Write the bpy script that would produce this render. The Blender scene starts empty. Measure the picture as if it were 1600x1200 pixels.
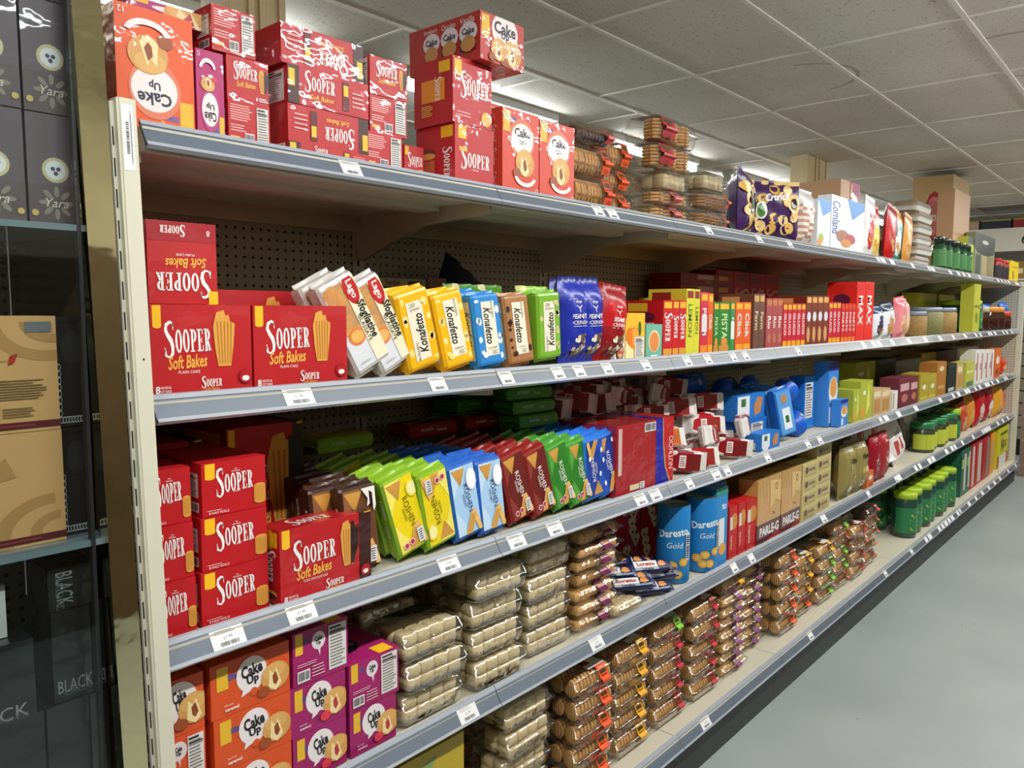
import bpy, math, random
from mathutils import Matrix, Vector
S = bpy.context.scene
COL = S.collection
R = random.Random(7)
PI = math.pi

# ------------------------------------------------------------------ camera
CAM = (-0.6166, -1.35137, 1.71916)
MR = ((0.65587, 0.75194, 0.06648), (-0.75487, 0.65302, 0.06112), (0.00254, -0.09027, 0.99591))  # columns: right, forward, up
FPX = 1226.05
cd = bpy.data.cameras.new('camera'); cam = bpy.data.objects.new('camera', cd); COL.objects.link(cam)
cd.sensor_width = 36; cd.lens = FPX / 1600 * 36; cd.clip_start = 0.02; cd.clip_end = 60
cam.matrix_world = Matrix(((MR[0][0], MR[0][2], -MR[0][1], CAM[0]), (MR[1][0], MR[1][2], -MR[1][1], CAM[1]),
                           (MR[2][0], MR[2][2], -MR[2][1], CAM[2]), (0, 0, 0, 1)))
S.camera = cam
# ------------------------------------------------------------------ world, exposure
w = bpy.data.worlds.new('world'); S.world = w; w.use_nodes = True
w.node_tree.nodes['Background'].inputs[0].default_value = (0.9, 0.95, 1, 1)
w.node_tree.nodes['Background'].inputs[1].default_value = 0.03
S.view_settings.view_transform = 'Standard'; S.view_settings.look = 'None'
S.view_settings.gamma = 1; S.view_settings.exposure = 0.0
try:
    S.cycles.use_denoising = True
    S.cycles.transparent_max_bounces = 32
    S.cycles.max_bounces = 8
    S.cycles.diffuse_bounces = 4
    S.cycles.glossy_bounces = 3
    S.cycles.sample_clamp_indirect = 4
    S.cycles.caustics_reflective = False; S.cycles.caustics_refractive = False
except Exception:
    pass
ROWS = {1: 2.040, 2: 1.567, 3: 1.117, 4: 0.700, 5: 0.212}
CEIL = 2.95
LAMP_Y, LAMP_W = -1.30, 28.0

def X(u, y, z):
    a = (u - 800) / FPX
    r = [MR[i][0] - a * MR[i][1] for i in range(3)]
    return CAM[0] - (r[1] * (y - CAM[1]) + r[2] * (z - CAM[2])) / r[0]
def Zv(v, x, y):
    a = -(v - 600) / FPX
    r = [MR[i][2] - a * MR[i][1] for i in range(3)]
    return CAM[2] - (r[0] * (x - CAM[0]) + r[1] * (y - CAM[1])) / r[2]

# ------------------------------------------------------------------ materials
MATS = {}
def lin(h):
    c = [int(h[i:i + 2], 16) / 255 for i in (0, 2, 4)]
    return [x / 12.92 if x <= .04045 else ((x + .055) / 1.055) ** 2.4 for x in c]
def mat(name, hexc, rough=.5, metal=0, coat=0, bump=0, bscale=30, emit=0, var=0):
    if name in MATS: return MATS[name]
    m = bpy.data.materials.new(name); m.use_nodes = True; nt = m.node_tree
    b = nt.nodes['Principled BSDF']
    b.inputs['Base Color'].default_value = (*lin(hexc), 1)
    b.inputs['Roughness'].default_value = rough; b.inputs['Metallic'].default_value = metal
    if coat:
        b.inputs['Coat Weight'].default_value = coat; b.inputs['Coat Roughness'].default_value = .06
    if bump or var:
        tc = nt.nodes.new('ShaderNodeTexCoord'); n = nt.nodes.new('ShaderNodeTexNoise')
        n.inputs['Scale'].default_value = bscale; n.inputs['Detail'].default_value = 3
        nt.links.new(tc.outputs['Object'], n.inputs['Vector'])
        if bump:
            bp = nt.nodes.new('ShaderNodeBump'); bp.inputs['Strength'].default_value = 1; bp.inputs['Distance'].default_value = bump
            nt.links.new(n.outputs['Fac'], bp.inputs['Height'])
            nt.links.new(bp.outputs['Normal'], b.inputs['Coat Normal' if coat else 'Normal'])
        if var:
            mx = nt.nodes.new('ShaderNodeMix'); mx.data_type = 'RGBA'
            c = lin(hexc); mx.inputs[6].default_value = (*[x * (1 - var) for x in c], 1); mx.inputs[7].default_value = (*[min(1, x * (1 + var)) for x in c], 1)
            nt.links.new(n.outputs['Fac'], mx.inputs[0]); nt.links.new(mx.outputs[2], b.inputs['Base Color'])
    if emit:
        b.inputs['Emission Color'].default_value = (*lin(hexc), 1); b.inputs['Emission Strength'].default_value = emit
    MATS[name] = m
    return m
def P(hexc):            # printed card
    return mat('card_' + hexc, hexc, .42)
def Wp(hexc):           # printed card under crinkled shrink wrap
    return mat('wrapped_' + hexc, hexc, .45, coat=.9, bump=.014, bscale=9)
def Fo(hexc):           # glossy printed foil
    return mat('foil_' + hexc, hexc, .3, bump=.0012, bscale=45)
def clear_mat(name, tint, base=.10, rough=.06, bump=0, bscale=60, spec=1.0):
    if name in MATS: return MATS[name]
    m = bpy.data.materials.new(name); m.use_nodes = True; nt = m.node_tree; nt.nodes.clear()
    out = nt.nodes.new('ShaderNodeOutputMaterial'); tr = nt.nodes.new('ShaderNodeBsdfTransparent'); gl = nt.nodes.new('ShaderNodeBsdfGlossy')
    mx = nt.nodes.new('ShaderNodeMixShader'); lw = nt.nodes.new('ShaderNodeLayerWeight'); pw = nt.nodes.new('ShaderNodeMath'); pw.operation = 'POWER'; pw.inputs[1].default_value = 4; nt.links.new(lw.outputs['Facing'], pw.inputs[0])
    ad = nt.nodes.new('ShaderNodeMath'); ad.operation = 'MULTIPLY_ADD'; ad.inputs[1].default_value = spec; ad.inputs[2].default_value = base; ad.use_clamp = True
    tr.inputs['Color'].default_value = (*lin(tint), 1); gl.inputs['Roughness'].default_value = rough; gl.inputs['Color'].default_value = (.95, .95, .95, 1)
    nt.links.new(pw.outputs[0], ad.inputs[0]); nt.links.new(ad.outputs[0], mx.inputs[0])
    nt.links.new(tr.outputs[0], mx.inputs[1]); nt.links.new(gl.outputs[0], mx.inputs[2]); nt.links.new(mx.outputs[0], out.inputs[0])
    if bump:
        tc = nt.nodes.new('ShaderNodeTexCoord'); n = nt.nodes.new('ShaderNodeTexNoise'); n.inputs['Scale'].default_value = bscale
        bp = nt.nodes.new('ShaderNodeBump'); bp.inputs['Distance'].default_value = bump
        nt.links.new(tc.outputs['Object'], n.inputs['Vector']); nt.links.new(n.outputs['Fac'], bp.inputs['Height'])
        nt.links.new(bp.outputs['Normal'], gl.inputs['Normal']); nt.links.new(bp.outputs['Normal'], lw.inputs['Normal'])
    MATS[name] = m
    return m

# ------------------------------------------------------------------ text outlines
TXT = {}
def glyphs(s, bold=0.0, shear=0.0, res=2):
    k = (s, bold, shear, res)
    if k in TXT: return TXT[k]
    cu = bpy.data.curves.new('t', 'FONT'); cu.body = s; cu.offset = bold; cu.shear = shear; cu.resolution_u = res; cu.size = 1
    o = bpy.data.objects.new('t', cu); COL.objects.link(o)
    bpy.context.view_layer.update()
    me = o.evaluated_get(bpy.context.evaluated_depsgraph_get()).to_mesh()
    vs = [(v.co.x, v.co.y) for v in me.vertices]; fs = [tuple(p.vertices) for p in me.polygons]
    bpy.data.objects.remove(o); bpy.data.curves.remove(cu)
    if vs:
        x0 = min(v[0] for v in vs); x1 = max(v[0] for v in vs)
        y0 = min(v[1] for v in vs); y1 = max(v[1] for v in vs)
        vs = [(v[0] - (x0 + x1) / 2, v[1] - (y0 + y1) / 2) for v in vs]
        TXT[k] = (vs, fs, x1 - x0, y1 - y0)
    else: TXT[k] = ([], [], 1, 1)
    return TXT[k]
def stroke(pts):        # [(x, y, width)] -> quads
    vs, fs = [], []
    for i, (x, y, wd) in enumerate(pts):
        a = pts[max(0, i - 1)]; b = pts[min(len(pts) - 1, i + 1)]
        dx, dy = b[0] - a[0], b[1] - a[1]; l = math.hypot(dx, dy) or 1
        nx, ny = -dy / l * wd / 2, dx / l * wd / 2
        vs += [(x + nx, y + ny), (x - nx, y - ny)]
        if i: fs.append((2 * i - 2, 2 * i - 1, 2 * i + 1, 2 * i))
    return vs, fs
def ring(cx, cy, rx, ry, ix, iy, a0=0, a1=360, n=16):
    vs, fs = [], []
    for i in range(n + 1):
        a = math.radians(a0 + (a1 - a0) * i / n)
        vs += [(cx + rx * math.cos(a), cy + ry * math.sin(a)), (cx + ix * math.cos(a), cy + iy * math.sin(a))]
        if i: fs.append((2 * i - 2, 2 * i - 1, 2 * i + 1, 2 * i))
    return vs, fs
def rectp(x0, y0, x1, y1): return [(x0, y0), (x1, y0), (x1, y1), (x0, y1)], [(0, 1, 2, 3)]
def join(*gs, dx=0.0, sc=1.0):
    V, F = [], []
    for vs, fs in gs:
        n = len(V); V += [(x * sc + dx, y * sc) for x, y in vs]; F += [tuple(i + n for i in f) for f in fs]
    return V, F
def serif_word():       # condensed bold serif word with a swash first letter
    O = join(ring(.27, .5, .25, .52, .10, .42))
    Pg = join(rectp(.08, .04, .23, .96), rectp(0, 0, .32, .06), rectp(0, .94, .25, 1), ring(.23, .71, .25, .29, .10, .21, -90, 90, 8))
    E = join(rectp(.08, .04, .23, .96), rectp(0, 0, .46, .07), rectp(0, .93, .45, 1), rectp(.2, .47, .36, .54), rectp(.40, .0, .46, .26), rectp(.39, .76, .45, 1), rectp(.32, .38, .37, .63))
    Rg = join(rectp(.08, .04, .23, .96), rectp(0, 0, .30, .06), rectp(0, .94, .25, 1), ring(.23, .73, .24, .27, .09, .19, -90, 90, 8), stroke([(.26, .5, .14), (.40, .08, .14), (.50, .02, .07)]))
    Sg = stroke([(.64, 1.14, .03), (.60, 1.30, .13), (.40, 1.36, .13), (.14, 1.24, .20), (.08, 1.0, .23), (.22, .78, .24), (.44, .54, .26), (.54, .26, .24), (.50, -.02, .20), (.30, -.18, .12), (.06, -.12, .10), (-.02, .16, .10), (.0, .22, .02)])
    Sg2 = join(Sg, rectp(.58, 1.02, .64, 1.36), rectp(-.06, -.14, 0.0, .26))
    V, F = [], []
    x = 0
    for g, adv in ((Sg2, .72), (O, .56), (O, .57), (Pg, .53), (E, .53), (Rg, .5)):
        v, f = join(g, dx=x); n = len(V); V += v; F += [tuple(i + n for i in q) for q in f]; x += adv
    cx = x / 2
    V = [(a - cx, b - .5) for a, b in V]
    return V, F, x, 1.0
TXT['SOOPER'] = serif_word()

# ------------------------------------------------------------------ mesh builder
class MB:
    def __init__(s): s.v = []; s.f = []; s.mi = []; s.ms = []; s.sm = []
    def m(s, mt):
        if mt not in s.ms: s.ms.append(mt)
        return s.ms.index(mt)
    def add(s, vs, fs, mt, smooth=False):
        n = len(s.v); k = s.m(mt)
        s.v += [tuple(p) for p in vs]; s.f += [tuple(i + n for i in f) for f in fs]; s.mi += [k] * len(fs); s.sm += [smooth] * len(fs)
    def box(s, x0, x1, y0, y1, z0, z1, mt, skip=''):
        vs = [(x0, y0, z0), (x1, y0, z0), (x1, y1, z0), (x0, y1, z0), (x0, y0, z1), (x1, y0, z1), (x1, y1, z1), (x0, y1, z1)]
        fs = {'b': (0, 3, 2, 1), 't': (4, 5, 6, 7), 'f': (0, 1, 5, 4), 'r': (1, 2, 6, 5), 'k': (2, 3, 7, 6), 'l': (3, 0, 4, 7)}
        s.add(vs, [f for k, f in fs.items() if k not in skip], mt)
    def prism(s, prof, x0, x1, mt):     # profile in (y, z), extruded along x
        n = len(prof); vs = [(x0, y, z) for y, z in prof] + [(x1, y, z) for y, z in prof]
        fs = [(i, (i + 1) % n, n + (i + 1) % n, n + i) for i in range(n)] + [tuple(range(n))[::-1], tuple(range(n, 2 * n))]
        s.add(vs, fs, mt)
    def loops(s, ls, mt, caps=(True, True), smooth=True):
        n = len(ls[0]); vs = [p for l in ls for p in l]; fs = []
        for k in range(len(ls) - 1):
            for i in range(n):
                j = (i + 1) % n; fs.append((k * n + i, k * n + j, (k + 1) * n + j, (k + 1) * n + i))
        if caps[0]: fs.append(tuple(range(n))[::-1])
        if caps[1]: fs.append(tuple(range((len(ls) - 1) * n, len(ls) * n)))
        s.add(vs, fs, mt, smooth)
    def lathe(s, prof, mt, n=20, cx=0, cy=0, caps=(True, True), smooth=True):
        s.loops([[(cx + r * math.cos(2 * PI * i / n), cy + r * math.sin(2 * PI * i / n), z) for i in range(n)] for r, z in prof], mt, caps, smooth)
    def mesh(s, name):
        me = bpy.data.meshes.new(name); me.from_pydata(s.v, [], s.f)
        for mt in s.ms: me.materials.append(mt)
        me.polygons.foreach_set('material_index', s.mi); me.polygons.foreach_set('use_smooth', s.sm)
        me.update(); return me
def link(name, me, parent=None, loc=(0, 0, 0), rot=(0, 0, 0)):
    o = bpy.data.objects.new(name, me); COL.objects.link(o); o.location = loc; o.rotation_euler = rot
    if parent: o.parent = parent
    return o
USED = {}
def tag(o, label, cat, group=None, kind=None):
    if label: o['label'] = label
    if cat: o['category'] = cat
    if group: o['group'] = group
    if kind: o['kind'] = kind
    return o
def tree(src, label, cat=None, group=None, loc=None, rot=None):
    c = src.copy(); COL.objects.link(c)
    for ch in src.children:
        d = ch.copy(); COL.objects.link(d); d.parent = c
        for g in ch.children:
            e = g.copy(); COL.objects.link(e); e.parent = d
    c['label'] = label
    if cat: c['category'] = cat
    if group: c['group'] = group
    if loc is not None: c.location = loc
    if rot is not None: c.rotation_euler = rot
    return c
def struct(name, mb, mats=None):
    o = link(name, mb.mesh(name)); o['kind'] = 'structure'; return o

# artwork frame: maps (s, t) in 0..1 over a face of size w x h to 3D, with a layer offset
class Fr:
    def __init__(s, fn, w, h, mb): s.fn = fn; s.w = w; s.h = h; s.mb = mb; s.k = 1
    def put(s, vs, fs, mt, lay=None):
        if lay is None: s.k += 1; lay = s.k
        s.mb.add([s.fn(min(max(x, 0), 1), min(max(y, 0), 1), .00022 * lay) for x, y in vs], fs, mt)
    def rect(s, x0, y0, x1, y1, mt, lay=None): s.put([(x0, y0), (x1, y0), (x1, y1), (x0, y1)], [(0, 1, 2, 3)], mt, lay)
    def poly(s, pts, mt, lay=None): s.put(pts, [tuple(range(len(pts)))], mt, lay)
    def ell(s, cx, cy, rx, mt, ry=None, n=16, rot=0, lay=None):    # radii in metres
        ry = ry or rx; c, q = math.cos(rot), math.sin(rot); pts = []
        for i in range(n):
            a = 2 * PI * i / n; x, y = rx * math.cos(a), ry * math.sin(a)
            pts.append((cx + (x * c - y * q) / s.w, cy + (x * q + y * c) / s.h))
        s.poly(pts, mt, lay)
    def text(s, t, cx, cy, h, mt, bold=0.0, shear=0.0, rot=0.0, maxw=None, sx=1.0, cond=False):   # h in metres
        vs, fs, tw, th = TXT['SOOPER'] if (t == 'SOOPER' and cond) else glyphs(t, bold, shear)
        if not vs: return
        sc = h / (1.0 if cond else max(th, .3)); wx = sc * sx
        if maxw and tw * wx > maxw: wx = maxw / tw
        c, q = math.cos(rot), math.sin(rot)
        s.put([(cx + (x * wx * c - y * sc * q) / s.w, cy + (x * wx * q + y * sc * c) / s.h) for x, y in vs], fs, mt)
    def lines(s, x0, y0, x1, y1, n, mt, fill=.4):
        rr = random.Random(int(x0 * 99 + n)); s.k += 1
        for i in range(n):
            a = y1 - (y1 - y0) * (i + .5) / n; hh = (y1 - y0) / n * fill / 2
            s.rect(x0, a - hh, x0 + (x1 - x0) * rr.uniform(.7, 1), a + hh, mt, s.k)
    def barcode(s, x0, y0, x1, y1, wh, bk, n=11, vert=False):
        s.rect(x0, y0, x1, y1, wh); s.k += 1; rr = random.Random(5)
        for i in range(n):
            if vert:
                a = y0 + (y1 - y0) * (.06 + .88 * i / n); s.rect(x0 + (x1 - x0) * .12, a, x1 - (x1 - x0) * .12, a + (y1 - y0) / n * rr.uniform(.3, .7), bk, s.k)
            else:
                a = x0 + (x1 - x0) * (.06 + .88 * i / n); s.rect(a, y0 + (y1 - y0) * .15, a + (x1 - x0) / n * rr.uniform(.3, .7), y1 - (y1 - y0) * .12, bk, s.k)
def face(mb, which, x0, x1, y0, y1, z0, z1):
    W, D, H = x1 - x0, y1 - y0, z1 - z0
    if which == 'f': return Fr(lambda s, t, o: (x0 + s * W, y0 - o, z0 + t * H), W, H, mb)
    if which == 'l': return Fr(lambda s, t, o: (x0 - o, y1 - s * D, z0 + t * H), D, H, mb)
    if which == 'r': return Fr(lambda s, t, o: (x1 + o, y0 + s * D, z0 + t * H), D, H, mb)
    if which == 't': return Fr(lambda s, t, o: (x0 + s * W, y0 + t * D, z1 + o), W, D, mb)
# ------------------------------------------------------------------ lamps
m_tube = mat('tube_glow', 'f4fbff', .4, emit=42)
m_house = mat('lamp_white', 'd8d8d2', .5)
def lamp_fixture(x, y, power, label, n):
    t = bpy.data.objects.new('ceiling_lamp', None); COL.objects.link(t); t.location = (x, y, CEIL - .05)
    tag(t, label, 'ceiling lamp')
    mb = MB(); mb.box(-.62, .62, -.05, .05, .01, .05, m_house); mb.box(-.64, -.61, -.03, .03, -.045, .02, m_house); mb.box(.61, .64, -.03, .03, -.045, .02, m_house)
    link('housing', mb.mesh('housing'), t)
    tb = MB(); ls = [[(xx, .016 * math.cos(2 * PI * i / 8), -.025 + .016 * math.sin(2 * PI * i / 8)) for i in range(8)] for xx in (-.61, .61)]
    tb.loops(ls, m_tube); link('tube', tb.mesh('tube'), t)
    ld = bpy.data.lights.new('tube_light', 'AREA'); ld.shape = 'RECTANGLE'; ld.size = 1.2; ld.size_y = .05; ld.energy = power; ld.color = (1, .985, .95)
    lo = bpy.data.objects.new('tube_light', ld); COL.objects.link(lo); lo.parent = t; lo.location = (0, 0, -.05)
    return t
NTH = ['first', 'second', 'third', 'fourth', 'fifth', 'sixth', 'seventh', 'eighth', 'ninth', 'tenth', 'eleventh', 'twelfth', 'thirteenth', 'fourteenth', 'fifteenth', 'sixteenth', 'seventeenth', 'eighteenth', 'nineteenth', 'twentieth']
for i in range(8):
    lamp_fixture(-1.6 + i * 1.55, LAMP_Y, LAMP_W, 'fluorescent ceiling lamp over the shopping aisle, %s from the near end' % NTH[i], i)
for i in range(6):
    lamp_fixture(.9 + i * 1.85, 1.78, LAMP_W * .6, 'fluorescent ceiling lamp behind the shelving run, %s from the near end' % NTH[i], i)

# ------------------------------------------------------------------ room
m_floor = mat('painted_floor', '9aa09f', .36)
def floor_mat(m):
    nt = m.node_tree; b = nt.nodes['Principled BSDF']; L = nt.links
    tc = nt.nodes.new('ShaderNodeTexCoord'); n1 = nt.nodes.new('ShaderNodeTexNoise'); n1.inputs['Scale'].default_value = 1.6; n1.inputs['Detail'].default_value = 6
    n2 = nt.nodes.new('ShaderNodeTexVoronoi'); n2.inputs['Scale'].default_value = 9; n2.inputs['Randomness'].default_value = 1
    n3 = nt.nodes.new('ShaderNodeTexNoise'); n3.inputs['Scale'].default_value = 3
    cr = nt.nodes.new('ShaderNodeValToRGB'); cr.color_ramp.elements[0].position = .3; cr.color_ramp.elements[0].color = (*lin('8e9696'), 1)
    cr.color_ramp.elements[1].position = .7; cr.color_ramp.elements[1].color = (*lin('9ca3a2'), 1)
    lt = nt.nodes.new('ShaderNodeMath'); lt.operation = 'LESS_THAN'; lt.inputs[1].default_value = .06
    gt = nt.nodes.new('ShaderNodeMath'); gt.operation = 'GREATER_THAN'; gt.inputs[1].default_value = .56
    mu = nt.nodes.new('ShaderNodeMath'); mu.operation = 'MULTIPLY'
    mx = nt.nodes.new('ShaderNodeMix'); mx.data_type = 'RGBA'; mx.inputs[7].default_value = (*lin('6d706e'), 1)
    for n in (n1, n2, n3): L.new(tc.outputs['Object'], n.inputs['Vector'])
    L.new(n1.outputs['Fac'], cr.inputs[0]); L.new(n2.outputs['Distance'], lt.inputs[0]); L.new(n3.outputs['Fac'], gt.inputs[0])
    L.new(lt.outputs[0], mu.inputs[0]); L.new(gt.outputs[0], mu.inputs[1]); L.new(mu.outputs[0], mx.inputs[0]); L.new(cr.outputs[0], mx.inputs[6])
    L.new(mx.outputs[2], b.inputs['Base Color'])
floor_mat(m_floor)
mb = MB(); mb.box(-4, 13, -3.2, 6, -.05, 0, m_floor); struct('floor', mb)
m_wall = mat('wall_paint', 'b9b3a4', .7)
mb = MB(); mb.box(-4, 13, 6, 6.1, 0, CEIL, m_wall); struct('wall_back', mb)
mb = MB(); mb.box(-4, 13, -3.3, -3.2, 0, CEIL, m_wall); struct('wall_front', mb)
mb = MB(); mb.box(-4, 13, -3.2, -3.1, 0, 2.0, mat('reflection_brown', '4a3a28', .5, var=.6, bscale=2)); struct('reflection_panel', mb)  # unseen panel, added so the cabinet brass reflects something dark low down
mb = MB(); mb.box(-4.1, -4, -3.3, 6.1, 0, CEIL, m_wall); struct('wall_left', mb)
mb = MB(); mb.box(13, 13.1, -3.3, 6.1, 0, CEIL, m_wall); struct('wall_right', mb)
# ceiling tiles with specks and a few water rings
m_ceil = mat('ceiling_tile', 'b3ada2', .8)
def ceil_mat(m):
    nt = m.node_tree; b = nt.nodes['Principled BSDF']; L = nt.links
    tc = nt.nodes.new('ShaderNodeTexCoord'); v = nt.nodes.new('ShaderNodeTexNoise'); v.inputs['Scale'].default_value = 90; v.inputs['Detail'].default_value = 2
    cr = nt.nodes.new('ShaderNodeValToRGB'); cr.color_ramp.elements[0].position = .27; cr.color_ramp.elements[0].color = (*lin('8f8a80'), 1)
    cr.color_ramp.elements[1].position = .36; cr.color_ramp.elements[1].color = (1, 1, 1, 1)
    n = nt.nodes.new('ShaderNodeTexNoise'); n.inputs['Scale'].default_value = .9
    c2 = nt.nodes.new('ShaderNodeValToRGB'); c2.color_ramp.elements[0].position = .35; c2.color_ramp.elements[0].color = (*lin('cfc7ba'), 1)
    c2.color_ramp.elements[1].position = .65; c2.color_ramp.elements[1].color = (*lin('e0dbcf'), 1)
    mx = nt.nodes.new('ShaderNodeMix'); mx.data_type = 'RGBA'; mx.blend_type = 'MULTIPLY'; mx.inputs[0].default_value = 1
    L.new(tc.outputs['Object'], v.inputs['Vector']); L.new(tc.outputs['Object'], n.inputs['Vector'])
    L.new(v.outputs['Fac'], cr.inputs[0]); L.new(n.outputs['Fac'], c2.inputs[0]); L.new(c2.outputs[0], mx.inputs[6]); L.new(cr.outputs[0], mx.inputs[7])
    cur = mx.outputs[2]
    # stain rings: (x, y, r, thickness)
    for (sx, sy, r, th, yl) in ((3.62, .30, .30, .010, .0712), (2.92, .70, .085, .005, .60), (3.9, -.62, .40, .012, -.55), (5.0, -.60, .36, .010, -.55)):
        vm = nt.nodes.new('ShaderNodeVectorMath'); vm.operation = 'DISTANCE'; vm.inputs[1].default_value = (sx, sy, 0)
        mp = nt.nodes.new('ShaderNodeMapping'); mp.inputs['Scale'].default_value = (1, 1, 0)
        L.new(tc.outputs['Object'], mp.inputs[0]); L.new(mp.outputs[0], vm.inputs[0])
        wob = nt.nodes.new('ShaderNodeMath'); wob.operation = 'MULTIPLY_ADD'; wob.inputs[1].default_value = .05; L.new(n.outputs['Fac'], wob.inputs[0]); L.new(vm.outputs['Value'], wob.inputs[2])
        cp = nt.nodes.new('ShaderNodeMath'); cp.operation = 'COMPARE'; cp.inputs[1].default_value = r; cp.inputs[2].default_value = th; L.new(wob.outputs[0], cp.inputs[0])
        sp = nt.nodes.new('ShaderNodeSeparateXYZ'); L.new(tc.outputs['Object'], sp.inputs[0])
        lt = nt.nodes.new('ShaderNodeMath'); lt.operation = 'LESS_THAN'; lt.inputs[1].default_value = yl + .02 if yl > .5 or yl < 0 else yl + .17; L.new(sp.outputs['Y'], lt.inputs[0])
        m0 = nt.nodes.new('ShaderNodeMath'); m0.operation = 'MULTIPLY'; L.new(cp.outputs[0], m0.inputs[0]); L.new(lt.outputs[0], m0.inputs[1])
        ml = nt.nodes.new('ShaderNodeMath'); ml.operation = 'MULTIPLY'; ml.inputs[1].default_value = .45; L.new(m0.outputs[0], ml.inputs[0])
        m2 = nt.nodes.new('ShaderNodeMix'); m2.data_type = 'RGBA'; m2.inputs[7].default_value = (*lin('5f574b'), 1); L.new(ml.outputs[0], m2.inputs[0]); L.new(cur, m2.inputs[6]); cur = m2.outputs[2]
    L.new(cur, b.inputs['Base Color'])
ceil_mat(m_ceil)
mb = MB(); mb.box(-4, 13, -3.3, 6, CEIL, CEIL + .05, m_ceil); struct('ceiling', mb)
m_grid = mat('ceiling_grid', 'e9e4d8', .45)
mb = MB(); TX, TY, GX, GY = .953, .621, 3.178, .0712
ys = [GY + k * TY for k in range(-5, 10)]
for k, y in enumerate(ys): mb.box(-4, 13, y - .011, y + .011, CEIL - .006, CEIL, m_grid)
for k, y in enumerate(ys[:-1]):
    off = .47 * (y > 1.0)
    x = GX - 8 * TX + off
    while x < 13:
        if x > -4: mb.box(x - .009, x + .009, y + .011, y + TY - .011, CEIL - .005, CEIL, m_grid)
        x += TX
struct('trim_1', mb)
# downstand beam at the end wall
m_beam = mat('beam_paint', 'b5b3a2', .6)
mb = MB(); mb.box(11.6, 11.9, -3.2, 6, CEIL - .16, CEIL, m_beam); struct('trim_2', mb)

# ------------------------------------------------------------------ wooden columns behind the shelving
m_ply = mat('panelled_wood', 'cbb78c', .55, var=.12, bscale=4)
m_plyd = mat('wood_groove', '9a8358', .6)
def column(x0, x1, y0, label, dp=.12):
    mb = MB(); w = x1 - x0
    mb.box(0, w, 0, dp, 0, CEIL - .002, m_ply)
    t = tag(link('column', mb.mesh('column'), None, (x0, y0, 0)), label, 'column')
    for k, fx in enumerate((.0, .42, .60, .93)):
        m2 = MB(); m2.box(fx * w, fx * w + .022, -.012, 0, 0, CEIL - .004, m_ply); m2.box(fx * w + .022, fx * w + .028, -.004, 0, 0, CEIL - .004, m_plyd)
        link('wood_strip', m2.mesh('wood_strip'), t)
column(X(345, 1.0, 2.6), X(441, 1.0, 2.6), 1.0, 'pale panelled wooden column behind the nearest boxes on the top shelf')
column(X(1258, 1.0, 2.7), X(1290, 1.0, 2.7), 1.0, 'pale wooden column rising behind the purple snack bags on the top shelf')

# ------------------------------------------------------------------ shelving run
m_cream = mat('cream_metal', 'd3cfba', .42)
m_shelf = mat('cream_shelf', 'c6c0ac', .45)
m_slot = mat('slot_black', '0d0c0a', .8)
m_rail = mat('price_rail', '626d7b', .35, coat=1)
m_railt = mat('price_rail_edge', 'a2a9b2', .25, coat=.5)
m_kick = mat('kick_black', '2b2c2c', .5)
m_tick = mat('ticket_paper', 'e6e6e4', .6); m_ink = mat('ink', '4c4c4f', .7)
m_peg = mat('pegboard', 'a8a18e', .55)
def dots(m, base, sp, r, axes='xz'):
    nt = m.node_tree; b = nt.nodes['Principled BSDF']; L = nt.links
    tc = nt.nodes.new('ShaderNodeTexCoord'); sc = nt.nodes.new('ShaderNodeVectorMath'); sc.operation = 'SCALE'; sc.inputs['Scale'].default_value = 1 / sp
    fr = nt.nodes.new('ShaderNodeVectorMath'); fr.operation = 'FRACTION'; sb = nt.nodes.new('ShaderNodeVectorMath'); sb.operation = 'SUBTRACT'; sb.inputs[1].default_value = (.5, .5, .5)
    mu = nt.nodes.new('ShaderNodeVectorMath'); mu.operation = 'MULTIPLY'; mu.inputs[1].default_value = (1 if 'x' in axes else 0, 1 if 'y' in axes else 0, 1 if 'z' in axes else 0)
    ln = nt.nodes.new('ShaderNodeVectorMath'); ln.operation = 'LENGTH'; lt = nt.nodes.new('ShaderNodeMath'); lt.operation = 'LESS_THAN'; lt.inputs[1].default_value = r / sp
    mx = nt.nodes.new('ShaderNodeMix'); mx.data_type = 'RGBA'; mx.inputs[6].default_value = (*lin(base), 1); mx.inputs[7].default_value = (.004, .004, .004, 1)
    L.new(tc.outputs['Object'], sc.inputs[0]); L.new(sc.outputs[0], fr.inputs[0]); L.new(fr.outputs[0], sb.inputs[0]); L.new(sb.outputs[0], mu.inputs[0]); L.new(mu.outputs[0], ln.inputs[0])
    L.new(ln.outputs['Value'], lt.inputs[0]); L.new(lt.outputs[0], mx.inputs[0]); L.new(mx.outputs[2], b.inputs['Base Color'])
dots(m_peg, 'a8a18e', .0254, .0042)
m_pegs = mat('pegboard_side', 'a8a18e', .55); dots(m_pegs, 'bdb7a4', .0254, .0042, 'yz')
NB = 10; BW = .9; XEND = 8.85
RN = {1: 'top', 2: 'second', 3: 'third', 4: 'fourth', 5: 'bottom'}
LIPZ = {1: 2.001, 2: 1.528, 3: 1.078, 4: .6635, 5: .172}
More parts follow.
